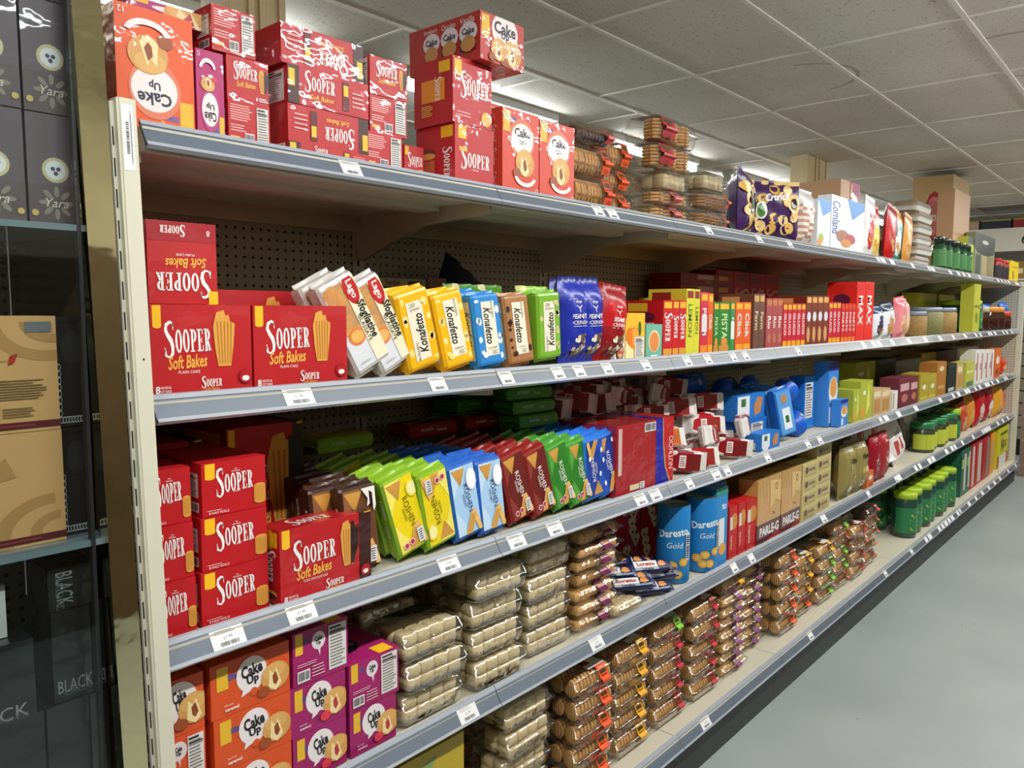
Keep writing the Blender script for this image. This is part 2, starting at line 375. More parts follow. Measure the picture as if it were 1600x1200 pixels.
TICK = {1: [(548, 0), (935, 0), (957, 0), (1107, 0), (1186, 0), (1234, 0), (1327, 0), (1372, 0)],
        2: [(467, 1), (684, 0), (791, 0), (872, 0), (905, 0), (949, 0), (1009, 0), (1047, 0), (1074, 0), (1106, 0), (1146, 0), (1165, 0), (1247, 0)],
        3: [(356, 1), (471, 1), (701, 1), (807, 1), (867, 1), (1001, 1), (1024, 1), (1051, 0), (1077, 0), (1119, 1), (1136, 0), (1199, 0), (1262, 0), (1281, 0), (1376, 0)],
        4: [(731, 1), (932, 1), (1147, 0), (1174, 0), (1287, 1), (1312, 0), (1357, 0), (1400, 0)],
        5: [(1102, 1), (1266, 0), (1383, 0), (1424, 0), (1500, 0)]}
def bay_label(k): return 'nearest' if k == 0 else ('farthest' if k == NB - 1 else NTH[k])
rr = random.Random(3)
for k in range(1, 6):                       # tickets on the far, unreadable part of each rail
    x = 3.6 + .1 * k
    u0 = {1: 1380, 2: 1350, 3: 1385, 4: 1405, 5: 1430}[k]
    x = X(u0, .01, LIPZ[k]);
    while x < XEND - .15:
        TICK[k].append((None, x)); x += rr.choice((.1, .18, .26, .4))
for k in range(NB):
    x0 = k * BW; x1 = min(x0 + BW, XEND); w = x1 - x0
    for r in range(1, 6):
        zt = ROWS[r] - .004; lz = LIPZ[r]; yf = -.0686 if r == 5 else 0
        back = .585
        mb = MB()
        th = .03
        mb.box(.002, w - .002, yf + .034, back, zt - th, zt, m_shelf)
        mb.box(.002, w - .002, yf + .018, yf + .034, lz - .008, zt - .002, m_shelf)      # front fold of the tray
        mb.box(.002, w - .002, back - .02, back, zt - .075, zt - th, m_shelf)
        if r < 5:   # stiffening channel under the shelf
            mb.box(.03, w - .03, .20, .27, zt - .045, zt - th, m_shelf)
        o = link('shelf', mb.mesh('shelf'), None, (x0, 0, 0))
        tag(o, 'cream metal %s shelf in the %s bay, counting from the near end post' % (RN[r], bay_label(k)), 'shelf', 'shelves of the long run')
        if r < 5:
            for bx in (.004, w - .008):
                b = MB(); b.prism([(.04, zt - th), (.04, zt - th - .03), (.30, zt - th - .045), (.56, zt - th - .13), (.585, zt - th - .13), (.585, zt - th)], bx, bx + .004, m_shelf)
                link('bracket', b.mesh('bracket'), o)
        ra = MB(); g = .0012
        ra.prism([(yf, lz), (yf + .004, lz - .003), (yf + .030, lz + .039), (yf + .026, lz + .042)], g, w - g, m_rail)
        ra.prism([(yf - .003, lz), (yf + .004, lz - .006), (yf + .007, lz), (yf + .001, lz + .006)], g, w - g, m_railt)
        ra.prism([(yf + .021, lz + .037), (yf + .027, lz + .035), (yf + .034, lz + .046), (yf + .026, lz + .045)], g, w - g, m_railt)
        rail = link('price_rail', ra.mesh('price_rail'), o)
        for (u, b) in TICK[r]:
            tx = b if u is None else X(u, yf + .013, lz + .02)
            if not (x0 + .03 < tx < x1 - .03): continue
            near = (u is not None)
            tw = .034 if near and b else .026
            if not near: tw = rr.choice((.03, .04))
            t = MB()
            def rp(s, q, o): return (tx - x0 - tw + 2 * tw * s + 0, yf + .0005 + .026 * q - .001 - o * .8, lz + .001 + .040 * q + o * .55)
            f = Fr(rp, 2 * tw, .046, t)
            f.rect(0, .04, 1, .96, m_tick)
            if near:
                if b: f.text('£1.49' if rr.random() < .5 else '£1.99', .5, .52, .006, m_ink)
                f.barcode(.2, .15, .85, .38, m_tick, m_ink, 14)
                f.lines(.12, .66, .8, .86, 2, mat('ink_pale', '9c9ca0', .7), .25)
            link('price_ticket', t.mesh('price_ticket'), rail)
    # perforated back panel
    mb = MB(); mb.box(.02, w - .02, .59, .60, .1, 2.03, m_peg)
    tag(link('back_panel', mb.mesh('back_panel'), None, (x0, 0, 0)), 'perforated beige back panel of the %s bay' % bay_label(k), 'back panel', 'back panels of the long run')
    mb = MB(); mb.box(.001, w - .001, -.03, .0, .0, .160, m_kick)
    tag(link('kick_plate', mb.mesh('kick_plate'), None, (x0, 0, 0)), 'black kick plate under the %s bay' % bay_label(k), 'kick plate', 'kick plates of the long run')
for k in range(NB + 1):
    x = min(k * BW, XEND)
    mb = MB(); mb.box(-.02, .02, .588, .64, 0, 2.045, m_shelf)
    z = .16
    while z < 2.0:
        mb.box(-.0035, .0035, .5872, .59, z, z + .034, m_slot); z += .05
    lab = 'slotted cream back upright between the %s and %s bays' % (bay_label(k - 1), bay_label(k)) if 0 < k < NB else ('slotted cream back upright at the near end of the run' if k == 0 else 'slotted cream back upright at the far end of the run')
    tag(link('upright', mb.mesh('upright'), None, (x, 0, 0)), lab, 'upright', 'back uprights of the long run')
# near end post (it leans a little)
t = bpy.data.objects.new('end_post', None); COL.objects.link(t); t.location = (-.002, 0, 1.02); t.rotation_euler = (0, -math.radians(1.25), 0)
tag(t, 'cream slotted end post leaning slightly beside the brass cabinet frame', 'post')
mb = MB(); mb.box(-.026, .0, -.020, -.006, -1.0, 1.045, m_cream); mb.box(-.030, -.022, -.018, .05, -1.0, 1.045, m_cream)
mb.add([(-.0125 + .0018 * math.cos(a * PI / 4), -.0203, .62 + .0022 * math.sin(a * PI / 4)) for a in range(8)], [tuple(range(8))], m_slot)
link('post_face', mb.mesh('post_face'), t)
mb = MB(); mb.box(-.036, -.030, -.006, .02, -1.0, 1.04, m_cream); z = -.98
while z < 1.0:
    mb.box(-.0364, -.0355, .003, .011, z, z + .034, m_slot); mb.box(-.0345, -.0322, -.0064, -.005, z, z + .030, m_slot); z += .05
link('slotted_side', mb.mesh('slotted_side'), t)
mb = MB(); f = Fr(lambda s, q, o: (-.0245 + s * .0185, -.0202 - o, .93 + q * .105), .02, .105, mb)
f.rect(0, 0, 1, 1, m_tick); f.barcode(.28, .22, .62, .78, m_tick, m_ink, 16, True); f.lines(.74, .1, .8, .9, 1, m_ink, .9); f.rect(.72, .08, .76, .92, mat('ink_pale', '9c9ca0', .7))
link('barcode_sticker', mb.mesh('barcode_sticker'), t)
# near end side panel, seen edge-on, and the far perforated end panel with its post
mb = MB(); mb.box(-.010, -.003, .055, .585, .05, 2.03, m_pegs)
tag(link('perforated_screen', mb.mesh('perforated_screen')), 'perforated side panel closing the near end of the run', 'end panel')
mb = MB(); mb.box(0, .01, .03, .585, .05, 2.03, m_pegs)
t = tag(link('perforated_screen', mb.mesh('perforated_screen'), None, (XEND, 0, 0)), 'perforated side panel closing the far end of the run', 'end panel')
mb = MB(); mb.box(-.004, .05, -.02, .03, .0, 2.05, m_cream); link('post', mb.mesh('post'), t)
# ------------------------------------------------------------------ artwork for printed packs
WH = 'f2efe9'; RED = 'b8161e'; GOLD = 'f0b24a'; YEL = 'f6bd1d'; TAN = 'e0a145'; DTAN = 'b8742a'; DKB = '3a1512'
def cake_finger(f, cx, cy, h, C, dark=False, rot=0):
    w = h * .42
    def pt(x, y): return (cx + x * w / f.w, cy + y * h / f.h)
    body = [(-.30, -.5), (.28, -.5), (.42, -.1), (.5, .26), (.28, .30), (.22, .42), (.08, .40), (.0, .5), (-.34, .46), (-.5, .2), (-.42, -.2)]
    f.poly([pt(*p) for p in body], C(TAN))
    k = f.k + 1
    for i in range(5):
        x = -.34 + i * .16
        f.poly([pt(x * .75, -.46), (pt(x * .75 + .05, -.46)), pt(x + .06, .30), pt(x, .30)], C(DTAN), k)
    f.k = k
    if dark:
        f.poly([pt(.12, -.5), pt(.34, -.46), pt(.62, -.1), pt(.66, .36), pt(.44, .30), pt(.34, .46), pt(.14, .44)], C('2a0f0c'))
def badge(f, cx, cy, r, C):
    f.ell(cx, cy, r, C('8c0d16'), n=18); f.ell(cx, cy, r * .86, C(RED), n=18); f.ell(cx, cy, r * .80, C('b80f18'), n=18)
    f.ell(cx, cy - .12 * r / f.h * 2, r * .55, C(WH), r * .38, n=12); f.ell(cx, cy + r * .35 / f.h, r * .34, C(RED), r * .26, n=10)
def nutri(f, x0, y0, x1, y1, C):
    f.rect(x0, y0, x1, y1, C('dedbd6')); f.lines(x0 + (x1 - x0) * .08, y0 + (y1 - y0) * .04, x1 - (x1 - x0) * .04, y0 + (y1 - y0) * .9, 12, C('77706c'), .45)
    f.k += 1; f.rect(x0 + (x1 - x0) * .06, y0 + (y1 - y0) * .82, x1 - (x1 - x0) * .06, y0 + (y1 - y0) * .85, C('2c2a2a'), f.k); f.rect(x0 + (x1 - x0) * .06, y0 + (y1 - y0) * .91, x1 - (x1 - x0) * .3, y0 + (y1 - y0) * .96, C('2c2a2a'), f.k)
def soft_front(f, C, choc=False):
    w, h = f.w, f.h
    if choc:
        f.rect(.86, 0, 1, 1, C(DKB)); f.rect(.92, .985, 1.0, 1, C(YEL))
    cx = .35 if not choc else .36
    f.rect(.02, .76, .10, .99, C(YEL))
    f.ell(.06, .77, .04 * w, C(YEL), .03 * h)
    f.text('SOOPER', cx, .60, .25 * h, C(WH), cond=True, maxw=.44 * w, rot=.03)
    f.text('Soft Bakes', cx - .01, .37, .15 * h, C(GOLD), bold=.02, shear=.25, maxw=.38 * w, rot=.05)
    f.text('CLASSIC CHOCOLATE CAKE' if choc else 'PLAIN CAKE', cx, .255, .032 * h, C(WH), maxw=.26 * w)
    cake_finger(f, .71 if not choc else .73, .62, .64 * h, C, choc)
    f.text('SOOPER', .57, .12, .085 * h, C(WH), cond=True, maxw=.2 * w)
    f.text('Soft Bakes', .57, .05, .05 * h, C(GOLD), shear=.25, maxw=.15 * w)
    f.text('8', .045, .075, .08 * h, C(WH), bold=.02); f.text('INDIVIDUAL', .12, .095, .028 * h, C(WH), maxw=.1 * w); f.text('SOFT BAKES', .12, .055, .028 * h, C(WH), maxw=.1 * w)
    badge(f, .92, .17, .085 * h, C)
def soft_side(f, C):
    f.rect(.12, .76, .88, .96, C(YEL)); f.ell(.5, .86, .022, C('c98f16')); f.ell(.5, .86, .018, C(YEL))
    f.text('SOOPER', .45, .5, .4 * f.w, C(WH), cond=True, rot=-PI / 2, maxw=.42 * f.h)
    f.ell(.5, .13, .34 * f.w, C(TAN), .10 * f.h * .5); f.ell(.5, .10, .30 * f.w, C('4a1c12'), .04 * f.h)
def orig_front(f, C):
    w, h = f.w, f.h
    f.rect(.05, .70, .20, .98, C(YEL)); f.ell(.125, .71, .075 * w, C(YEL), .03 * h)
    f.text('THE', .52, .83, .022 * h, C(WH)); f.text('ORIGINAL', .52, .79, .028 * h, C(WH), maxw=.16 * w)
    f.text('SOOPER', .50, .58, .34 * h, C(WH), cond=True, maxw=.56 * w, rot=.03)
    f.text('COOKIES', .52, .40, .025 * h, C(WH), maxw=.12 * w)
    k = f.k
    f.rect(.80, .12, .985, .44, C(TAN)); f.ell(.8925, .43, .092 * w, C(TAN), .05 * h); f.ell(.8925, .13, .085 * w, C(TAN), .045 * h)
    k = f.k + 1
    for i in range(6): f.rect(.815 + i * .029, .12, .823 + i * .029, .44, C(DTAN), k)
    f.k = k
    f.text('8 HALF ROLLS', .24, .06, .045 * h, C(WH), maxw=.34 * w)
    f.rect(.06, .105, .28, .112, C(WH))
def soop_back(f, C):
    f.lines(.05, .55, .58, .93, 7, C('f0b8b4'), .4); f.lines(.05, .3, .45, .48, 3, C('f0b8b4'), .4)
    f.rect(.04, .12, .26, .2, C(GOLD)); f.barcode(.38, .08, .60, .30, C('e9e4e0'), C('3a3a46'))
    nutri(f, .67, .08, .95, .93, C)
def orig_left(f, C):
    f.text('SOOPER', .5, .82, .14 * f.h, C(WH), cond=True, maxw=.5 * f.w); f.lines(.08, .3, .6, .65, 7, C('f0b8b4'), .4); nutri(f, .66, .35, .94, .8, C)
    f.barcode(.7, .08, .95, .26, C('e9e4e0'), C('3a3a46'))
def bun(f, cx, cy, r, C, straw=False):
    f.ell(cx, cy, r, C('d39a52'), r * .92, n=20); f.ell(cx - .1 * r / f.w, cy + .35 * r / f.h, r * .8, C('dba960'), r * .5, n=16)
    f.poly([(cx - .42 * r / f.w, cy + .5 * r / f.h), (cx - .1 * r / f.w, cy + .15 * r / f.h), (cx + .05 * r / f.w, cy + .55 * r / f.h), (cx + .42 * r / f.w, cy - .55 * r / f.h), (cx, cy - .95 * r / f.h), (cx - .5 * r / f.w, cy - .6 * r / f.h)], C('f0d9a0'))
    f.poly([(cx - .22 * r / f.w, cy + .05 * r / f.h), (cx + .02 * r / f.w, cy + .3 * r / f.h), (cx + .2 * r / f.w, cy - .3 * r / f.h), (cx, cy - .6 * r / f.h), (cx - .18 * r / f.w, cy - .4 * r / f.h)], C('b5323a' if straw else '8a4218'))
    c2 = 'd93a4a' if straw else '9a4a20'
    f.ell(cx - .85 * r / f.w, cy - .75 * r / f.h, r * .42, C(c2), r * .34, n=10)
def cup_front(bg, straw):
    def d(f, C):
        w, h = f.w, f.h
        f.ell(.52, .58, .34 * h, C('e0763f' if not straw else 'b03a78'), .34 * h, n=22)
        f.ell(.52, .58, .31 * h, C(bg), .31 * h, n=22)
        f.rect(.07, .5, .21, .93, C('e3b42c')); f.text('EBM', .27, .70, .11 * h, C('4a5a9a'), bold=.03, maxw=.13 * w)
        f.ell(.50, .62, .31 * h, C('ece3e2'), .33 * h, n=22); f.poly([(.40, .42), (.36, .24), (.52, .33)], C('ece3e2'))
        f.ell(.52, .27, .08 * h, C(bg), n=10)
        f.text('Cake', .50, .70, .24 * h, C('1a1518'), bold=.035, rot=.12, maxw=.27 * w); f.text('Up', .51, .50, .20 * h, C('1a1518'), bold=.035, rot=.1, maxw=.16 * w)
        f.ell(.575, .60, .012 * h, C('1a1518'), .02 * h, n=8)
        bun(f, .80, .42, .30 * h, C, straw)
        f.text('strawberry' if straw else 'caramel', .24, .13, .065 * h, C(WH), bold=.02, maxw=.2 * w)
        f.text('filled with', .2, .21, .03 * h, C(WH), maxw=.16 * w)
    return d
def cup_back(bg):
    def d(f, C):
        w, h = f.w, f.h
        f.rect(.04, .58, .17, .97, C('e3b42c')); f.text('EBM', .24, .8, .08 * h, C('4a5a9a'), bold=.03, maxw=.1 * w)
        f.ell(.45, .74, .15 * h, C('e3d8da'), .17 * h, n=18); f.poly([(.42, .64), (.47, .44), (.49, .64)], C('e3d8da'))
        f.text('Cake', .45, .78, .1 * h, C('1a1518'), bold=.035, rot=.1, maxw=.13 * w); f.text('Up', .45, .69, .08 * h, C('1a1518'), bold=.035, maxw=.1 * w)
        nutri(f, .63, .09, .96, .94, C); f.barcode(.06, .06, .28, .28, C('e9e4e0'), C('3a3a46')); f.lines(.32, .08, .56, .32, 4, C('e8c4cc'), .3); f.lines(.06, .34, .5, .42, 2, C('e8c4cc'), .3)
    return d
def cup_tall(bg, straw):
    def d(f, C):
        w, h = f.w, f.h
        f.rect(.02, .72, .20, .97, C('e3b42c')); f.text('EBM', .30, .88, .05 * h, C('5a6ab0'), bold=.03, maxw=.16 * w)
        f.ell(.52, .66, .34 * w, C('d9785a' if not straw else 'b03a78'), .25 * h, n=22); f.ell(.53, .66, .30 * w, C('efe2df'), .19 * h, n=22)
        f.text('Cake', .53, .74, .11 * h, C('1a1c38'), bold=.03, maxw=.44 * w, rot=.06); f.text('Up', .53, .62, .085 * h, C('1a1c38'), bold=.03, maxw=.3 * w)
        bun(f, .60, .38, .26 * w, C, straw)
        v, q = ring(.60, .22, .30, .13, .22, .08, 190, 350, 12); f.put(v, q, C('efe2df'))
        f.text('12', .93, .06, .05 * h, C(WH), maxw=.1 * w)
    return d
def cup_spine(f, C):
    for i, t in enumerate(('Caramel', 'Chocolate', 'Cake Up')): f.text(t, .45, .7 - i * .28, .34 * f.w, C(WH), rot=-PI / 2, maxw=.2 * f.h)
def cup_multi(f, C):
    for i, c in enumerate(('a2322e', '3a2226', '28245e')):
        x = .22 + i * .26
        f.rect(x, .22, x + .20, .76, C(c)); f.ell(x + .11, .60, .032, C('e6dcdc'), .026, n=12); f.text('Cake', x + .11, .63, .016, C('1a1c38'), bold=.03); f.text('Up', x + .11, .55, .014, C('1a1c38'), bold=.03)
        f.ell(x + .11, .36, .026, C('c9924e'), .02, n=10); f.text(('Strawberry', 'Chocolate', 'Vanilla')[i], x + .1, .86, .014, C(WH), maxw=.05)

DES = {}
def design(name, base, faces, wrap=False): DES[name] = (base, faces, wrap)
design('soft_plain', RED, {'f': soft_front, 'l': soft_side, 't': lambda f, C: f.text('SOOPER', .5, .5, .3 * f.h, C(WH), cond=True)}, True)
design('soft_choc', RED, {'f': lambda f, C: soft_front(f, C, True), 'l': soft_side, 't': lambda f, C: (f.rect(.86, 0, 1, 1, C(DKB)), f.text('SOOPER', .4, .45, .4 * f.h, C(WH), cond=True, maxw=.4 * f.w))}, True)
design('soft_choc_dry', RED, {'f': lambda f, C: soft_front(f, C, True), 'l': soft_side, 't': lambda f, C: (f.rect(.86, 0, 1, 1, C(DKB)))})
design('orig', RED, {'f': orig_front, 'l': orig_left})
design('orig_back', RED, {'f': soop_back, 'l': orig_left}, True)
design('soft_small', RED, {'f': lambda f, C: (f.text('SOOPER', .45, .66, .26 * f.h, C(WH), cond=True, maxw=.56 * f.w), f.text('Soft Bakes', .45, .40, .13 * f.h, C(GOLD), bold=.02, shear=.25, rot=.04, maxw=.46 * f.w), cake_finger(f, .86, .55, .55 * f.h, C, True), f.text('8', .7, .12, .09 * f.h, C(WH)), f.lines(.75, .07, .97, .17, 2, C(WH), .5)), 'l': soop_back}, True)
design('soft_strip', RED, {'f': lambda f, C: (f.rect(0, 0, .13, 1, C(DKB)), f.rect(.01, .45, .08, .9, C(YEL)), f.text('SOOPER', .38, .62, .36 * f.h, C(WH), cond=True, maxw=.36 * f.w), f.text('Soft Bakes', .40, .27, .14 * f.h, C(GOLD), bold=.02, shear=.25, rot=.03), f.rect(.66, .1, .74, .9, C('5a0e0e')), f.rect(.67, .5, .73, .8, C(YEL)), f.lines(.78, .2, .96, .7, 4, C('f0b8b4'), .3)), 'l': lambda f, C: nutri(f, .05, .08, .9, .9, C)}, True)
design('soft_square', RED, {'f': lambda f, C: (f.rect(.04, .72, .22, .96, C(YEL)), f.text('SOOPER', .56, .58, .26 * f.h, C(WH), cond=True, maxw=.72 * f.w), f.text('COOKIES', .56, .42, .03 * f.h, C(WH)), f.lines(.1, .1, .5, .2, 2, C('f0b8b4'), .3), f.ell(.85, .15, .018, C(GOLD))),
                            'l': lambda f, C: (f.rect(.65, .78, .93, .95, C(YEL)), f.rect(.2, .36, .80, .70, C('f0941e')), f.text('SOOPER', .62, .54, .12 * f.w, C(WH), cond=True, rot=-PI / 2), f.lines(.2, .14, .5, .32, 6, C(GOLD), .6))}, True)
design('soft_square_side', RED, {'f': lambda f, C: (f.rect(.08, .76, .28, .97, C(YEL)), f.text('SOOPER', .52, .42, .24 * f.h, C(WH), cond=True, maxw=.72 * f.w), f.text('COOKIES', .5, .26, .03 * f.h, C(WH)), f.rect(.1, .55, .3, .62, C(GOLD))),
                            'l': lambda f, C: (f.rect(.65, .78, .95, .97, C(YEL)), f.text('SOOPER', .80, .36, .15 * f.w, C(WH), cond=True, rot=-PI / 2), f.ell(.3, .55, .03, C('7a2016'), .012), f.ell(.3, .5, .03, C(TAN), .008), f.rect(.2, .2, .5, .42, C('c0562a')))}, True)
design('cup_o', 'd4501f', {'f': cup_front('d4501f', False), 'l': cup_spine})
design('cup_p', '9c1c62', {'f': cup_front('9c1c62', True), 'l': cup_spine})
design('cup_ow', 'd4501f', {'f': cup_front('d4501f', False), 'l': cup_spine}, True)
design('cup_pw', '9c1c62', {'f': cup_front('9c1c62', True), 'l': cup_spine}, True)
design('cup_ob', 'dc4e20', {'f': cup_back('dc4e20'), 'l': cup_spine, 't': lambda f, C: f.rect(.5, .2, .9, .5, C(YEL))})
design('cup_pb', 'a01a62', {'f': cup_back('a01a62'), 'l': cup_spine, 't': lambda f, C: (f.rect(.6, 0, .9, .2, C(YEL)), f.ell(.3, .45, .045, C('1a1216'), .04), f.text('Cake Up', .3, .45, .02, C('b8a8b0'), bold=.02))})
design('cup_big', 'e0561e', {'f': cup_tall('e0561e', False), 'l': cup_spine}, True)
design('cup_bigp', 'b02468', {'f': cup_tall('b02468', True), 'l': cup_spine}, True)
design('cup_tallw', 'd2422e', {'f': cup_tall('d2422e', False), 'l': cup_spine}, True)
design('cup_multi', 'b8322a', {'l': cup_multi, 'f': lambda f, C: (f.rect(.03, .5, .2, .95, C('e3b42c')), f.ell(.55, .72, .05, C('efe2df'), .045), f.text('Cake', .55, .78, .03, C('1a1c38'), bold=.03), f.text('Up', .55, .62, .025, C('1a1c38'), bold=.03), bun(f, .72, .3, .035, C), bun(f, .4, .3, .03, C))}, True)

MESH = {}
def carton_mesh(name, w, d, h):
    k = (name, round(w, 3), round(d, 3), round(h, 3))
    if k in MESH: return MESH[k]
    base, faces, wrap = DES[name]; C = Wp if wrap else P
    mb = MB(); mb.box(-w / 2, w / 2, 0, d, 0, h, C(base))
    for fc, fn in faces.items(): fn(face(mb, fc, -w / 2, w / 2, 0, d, 0, h), C)
    MESH[k] = mb.mesh('carton'); return MESH[k]
def carton(des, x0, x1, y, d, z, h, label, group=None, flip=False, rz=0, name='biscuit_box', cat='box', tilt=0):
    w = x1 - x0; me = carton_mesh(des, w, d, h)
    o = link(name, me, None, ((x0 + x1) / 2, y, z + (h if flip else 0)), (0, (PI if flip else 0) + tilt, rz))
    tag(o, label, cat, group); return o

# ------------------------------------------------------------------ soft packs
def pillow_fn(w, h, d, seed, fin=.06, pinch=0, wr=.10, lean=0):
    rr = random.Random(seed); ph = [rr.uniform(0, 6.28) for _ in range(6)]
    def fn(s, t, off, side=-1):
        a = 2 * s - 1; b = min(max((t - fin) / (1 - 2 * fin), 0), 1)
        e = max(0, 1 - abs(a) ** 3) ** .5 * (max(0, 1 - abs(2 * b - 1) ** 3.5)) ** .55
        wv = 1 + wr * math.sin(5 * a + 7 * b + ph[0]) * math.sin(9 * b + ph[1]) + wr * .6 * math.sin(17 * a + ph[2]) * math.sin(13 * b + ph[3])
        y = side * (d / 2 * e * wv + .0012 + off)
        fw = 1 - .05 * e + pinch * (0)
        crump = .006 * math.sin(14 * a + ph[4]) * (1 - min(1, e * 2))
        return (a * w / 2 * fw, y + crump + lean * math.sin(b * 1.6) * d, t * h)
    return fn
def pillow(mb, w, h, d, seed, pattern, n=14, m=18, **kw):
    fn = pillow_fn(w, h, d, seed, **kw)
    for side in (-1, 1):
        vs = [fn(i / n, j / m, 0, side) for j in range(m + 1) for i in range(n + 1)]
        groups = {}
        for j in range(m):
            for i in range(n):
                q = (j * (n + 1) + i, j * (n + 1) + i + 1, (j + 1) * (n + 1) + i + 1, (j + 1) * (n + 1) + i)
                if side == 1: q = q[::-1]
                groups.setdefault(pattern((i + .5) / n, (j + .5) / m, side), []).append(q)
        base = len(mb.v); first = True
        for mt, fs in groups.items():
            if first: mb.add(vs, fs, mt, True); first = False
            else:
                k = mb.m(mt); mb.f += [tuple(i + base for i in f) for f in fs]; mb.mi += [k] * len(fs); mb.sm += [True] * len(fs)
    return Fr(lambda s, t, o: fn(s, t, o + .0006, -1), w, h, mb)
def bag_mesh(key, w, h, d, pattern, art=None, seed=1, **kw):
    k = ('bag', key, seed)
    if k in MESH: return MESH[k]
    mb = MB(); f = pillow(mb, w, h, d, seed, pattern, **kw)
    if art: art(f)
    MESH[k] = mb.mesh('bag'); return MESH[k]
# wafer pack: box-like foil block with crimped fins at top and bottom
def wafer_mesh(key, w, h, d, base, side, front, leftart=None, fincol=None):
    k = ('wafer', key, round(w, 3), round(h, 3), round(d, 3))
    if k in MESH: return MESH[k]
    mb = MB(); lv = [(0, .96, .04, 0), (.035, .98, .12, 0), (.05, .97, .9, 1), (.08, 1, 1, 1), (.92, 1, 1, 1), (.95, .97, .9, 1), (.965, .98, .12, 0), (1, .99, .04, 0)]
    ls = []; rr = random.Random(hash(key) % 97 if False else len(key) * 7)
    for t, sx, sy, q in lv:
        a, b, c = w / 2 * sx, d * sy, .006 if q else .001
        yo = (d - b) / 2; wob = 0 if q else .004
        pts = [(-a + c, yo), (-a / 3, yo + rr.uniform(-wob, wob)), (a / 3, yo + rr.uniform(-wob, wob)), (a - c, yo), (a, yo + c), (a, yo + b - c), (a - c, yo + b), (-a + c, yo + b), (-a, yo + b - c), (-a, yo + c)]
        ls.append([(x, y, t * h) for x, y in pts])
    mb.loops(ls, side, (False, False), False)
    f = Fr(lambda s, t, o: (-w / 2 + .006 + s * (w - .012), -o * 1.5, h * (.08 + .84 * t)), w - .012, h * .84, mb)
    f.rect(0, 0, 1, 1, base); front(f)
    fl = Fr(lambda s, t, o: (-w / 2 - o * 1.5, d - .006 - s * (d - .012), h * (.08 + .84 * t)), d - .012, h * .84, mb)
    if leftart: leftart(fl)
    MESH[k] = mb.mesh('wafer_pack'); return MESH[k]
def roshen_front(bg, accent, kind):
    C = Fo
    def d(f):
        w, h = f.w, f.h
        f.poly([(0, 1), (0, .55), (.55, 1)], C(accent)); f.poly([(0, 0), (0, .42), (.34, .16), (.34, 0)], C(accent))
        f.poly([(.02, .97), (.34, .72), (.6, .97)], C('d9a24f')); k = f.k + 1
        for i in range(6): f.poly([(.06 + i * .09, .96), (.075 + i * .09, .96), (.33 + i * .01, .75), (.325 + i * .01, .75)], C('b47f35'), k)
        f.k = k
        f.text('ROSHEN', .60, .52, .20 * w, C(WH) if kind != 'lemon' and kind != 'coco' else C('6a5a10' if kind == 'lemon' else '1e3a6a'), rot=-PI / 2 + .12, maxw=.42 * h)
        f.text('WAFERS', .42, .50, .085 * w, C(WH) if kind != 'lemon' and kind != 'coco' else C('6a5a10' if kind == 'lemon' else '1e3a6a'), rot=-PI / 2 + .12, maxw=.2 * h)
        f.poly([(.3, 0), (.62, .30), (.86, .24), (.56, 0)], C('deaa58')); f.poly([(.62, .30), (.80, .34), (1, .06), (1, 0), (.86, 0), (.70, .24)], C('e8b868'))
        k = f.k + 1
        for i in range(5): f.poly([(.36 + i * .05, .02), (.37 + i * .05, .02), (.66 + i * .04, .27), (.65 + i * .04, .27)], C('b47f35'), k)
        f.k = k
        if kind == 'lemon': f.ell(.86, .80, .2 * w, C('f4e04a'), .24 * w); f.ell(.86, .80, .15 * w, C('f8f0a8'), .19 * w)
        if kind == 'coco': f.ell(.80, .78, .22 * w, C('e9edf2'), .34 * w); f.ell(.80, .78, .17 * w, C('f8fafc'), .28 * w)
        if kind in ('hazel', 'cocoa', 'lemon', 'green'):
            f.ell(.2, .09, .10 * w, C('e9c9cf'), n=10); f.ell(.42, .11, .10 * w, C('e9c9cf'), n=10); f.ell(.2, .09, .07 * w, C('c0304a'), n=8); f.ell(.42, .11, .07 * w, C('c0304a'), n=8)
            f.rect(.66, .04, .9, .24, C('dcdcd8')); f.lines(.70, .06, .86, .22, 5, C('44444c'), .4)
        if kind == 'milk':
            for a, b in ((.2, .62), (.9, .9), (.85, .30), (.12, .2)): f.ell(a, b, .07 * w, C('e9edf2'), .1 * w, n=9)
        if kind == 'cocoa':
            f.poly([(.55, 1), (.75, .86), (.7, .76), (.86, .8), (.93, .68), (1, .75), (1, 1)], C('efe9e2')); f.poly([(.8, .96), (.9, .92), (.9, .74), (.8, .78)], C('24120c'))
    return d
def roshen_left(txt, word, bg):
    def d(f):
        f.rect(0, 0, 1, 1, Fo(bg)); f.text(txt, .62, .66, .3 * f.w, Fo(WH), rot=-PI / 2, maxw=.3 * f.h); f.text(word, .5, .33, .26 * f.w, Fo(WH), rot=-PI / 2, shear=.2, maxw=.28 * f.h)
    return d
def konaf(bg, dot, word):
    C = Fo
    def d(f):
        w, h = f.w, f.h
        rr = random.Random(len(bg) + len(word))
        for i in range(9): f.ell(rr.choice((.1, .14, .9, .08)), rr.uniform(.05, .95), w * rr.uniform(.05, .10), C(dot), w * rr.uniform(.04, .12), n=9, lay=3)
        f.k = 4
        f.rect(.26, .10, .80, .93, C('ece6cf'))
        f.text('Konafetto', .47, .56, .30 * w, C('17140f'), bold=.02, shear=.3, rot=-PI / 2, maxw=.56 * h)
        f.text('ROSHEN', .68, .80, .085 * w, C('5a5444'), rot=-PI / 2); f.text(word, .53, .215, .06 * w, C('7a7058'), maxw=.4 * w); f.lines(.5, .12, .74, .18, 3, C('8a8068'), .3)
        f.ell(.2, .12, .11 * w, C(dot), .08 * w, n=9)
    return d
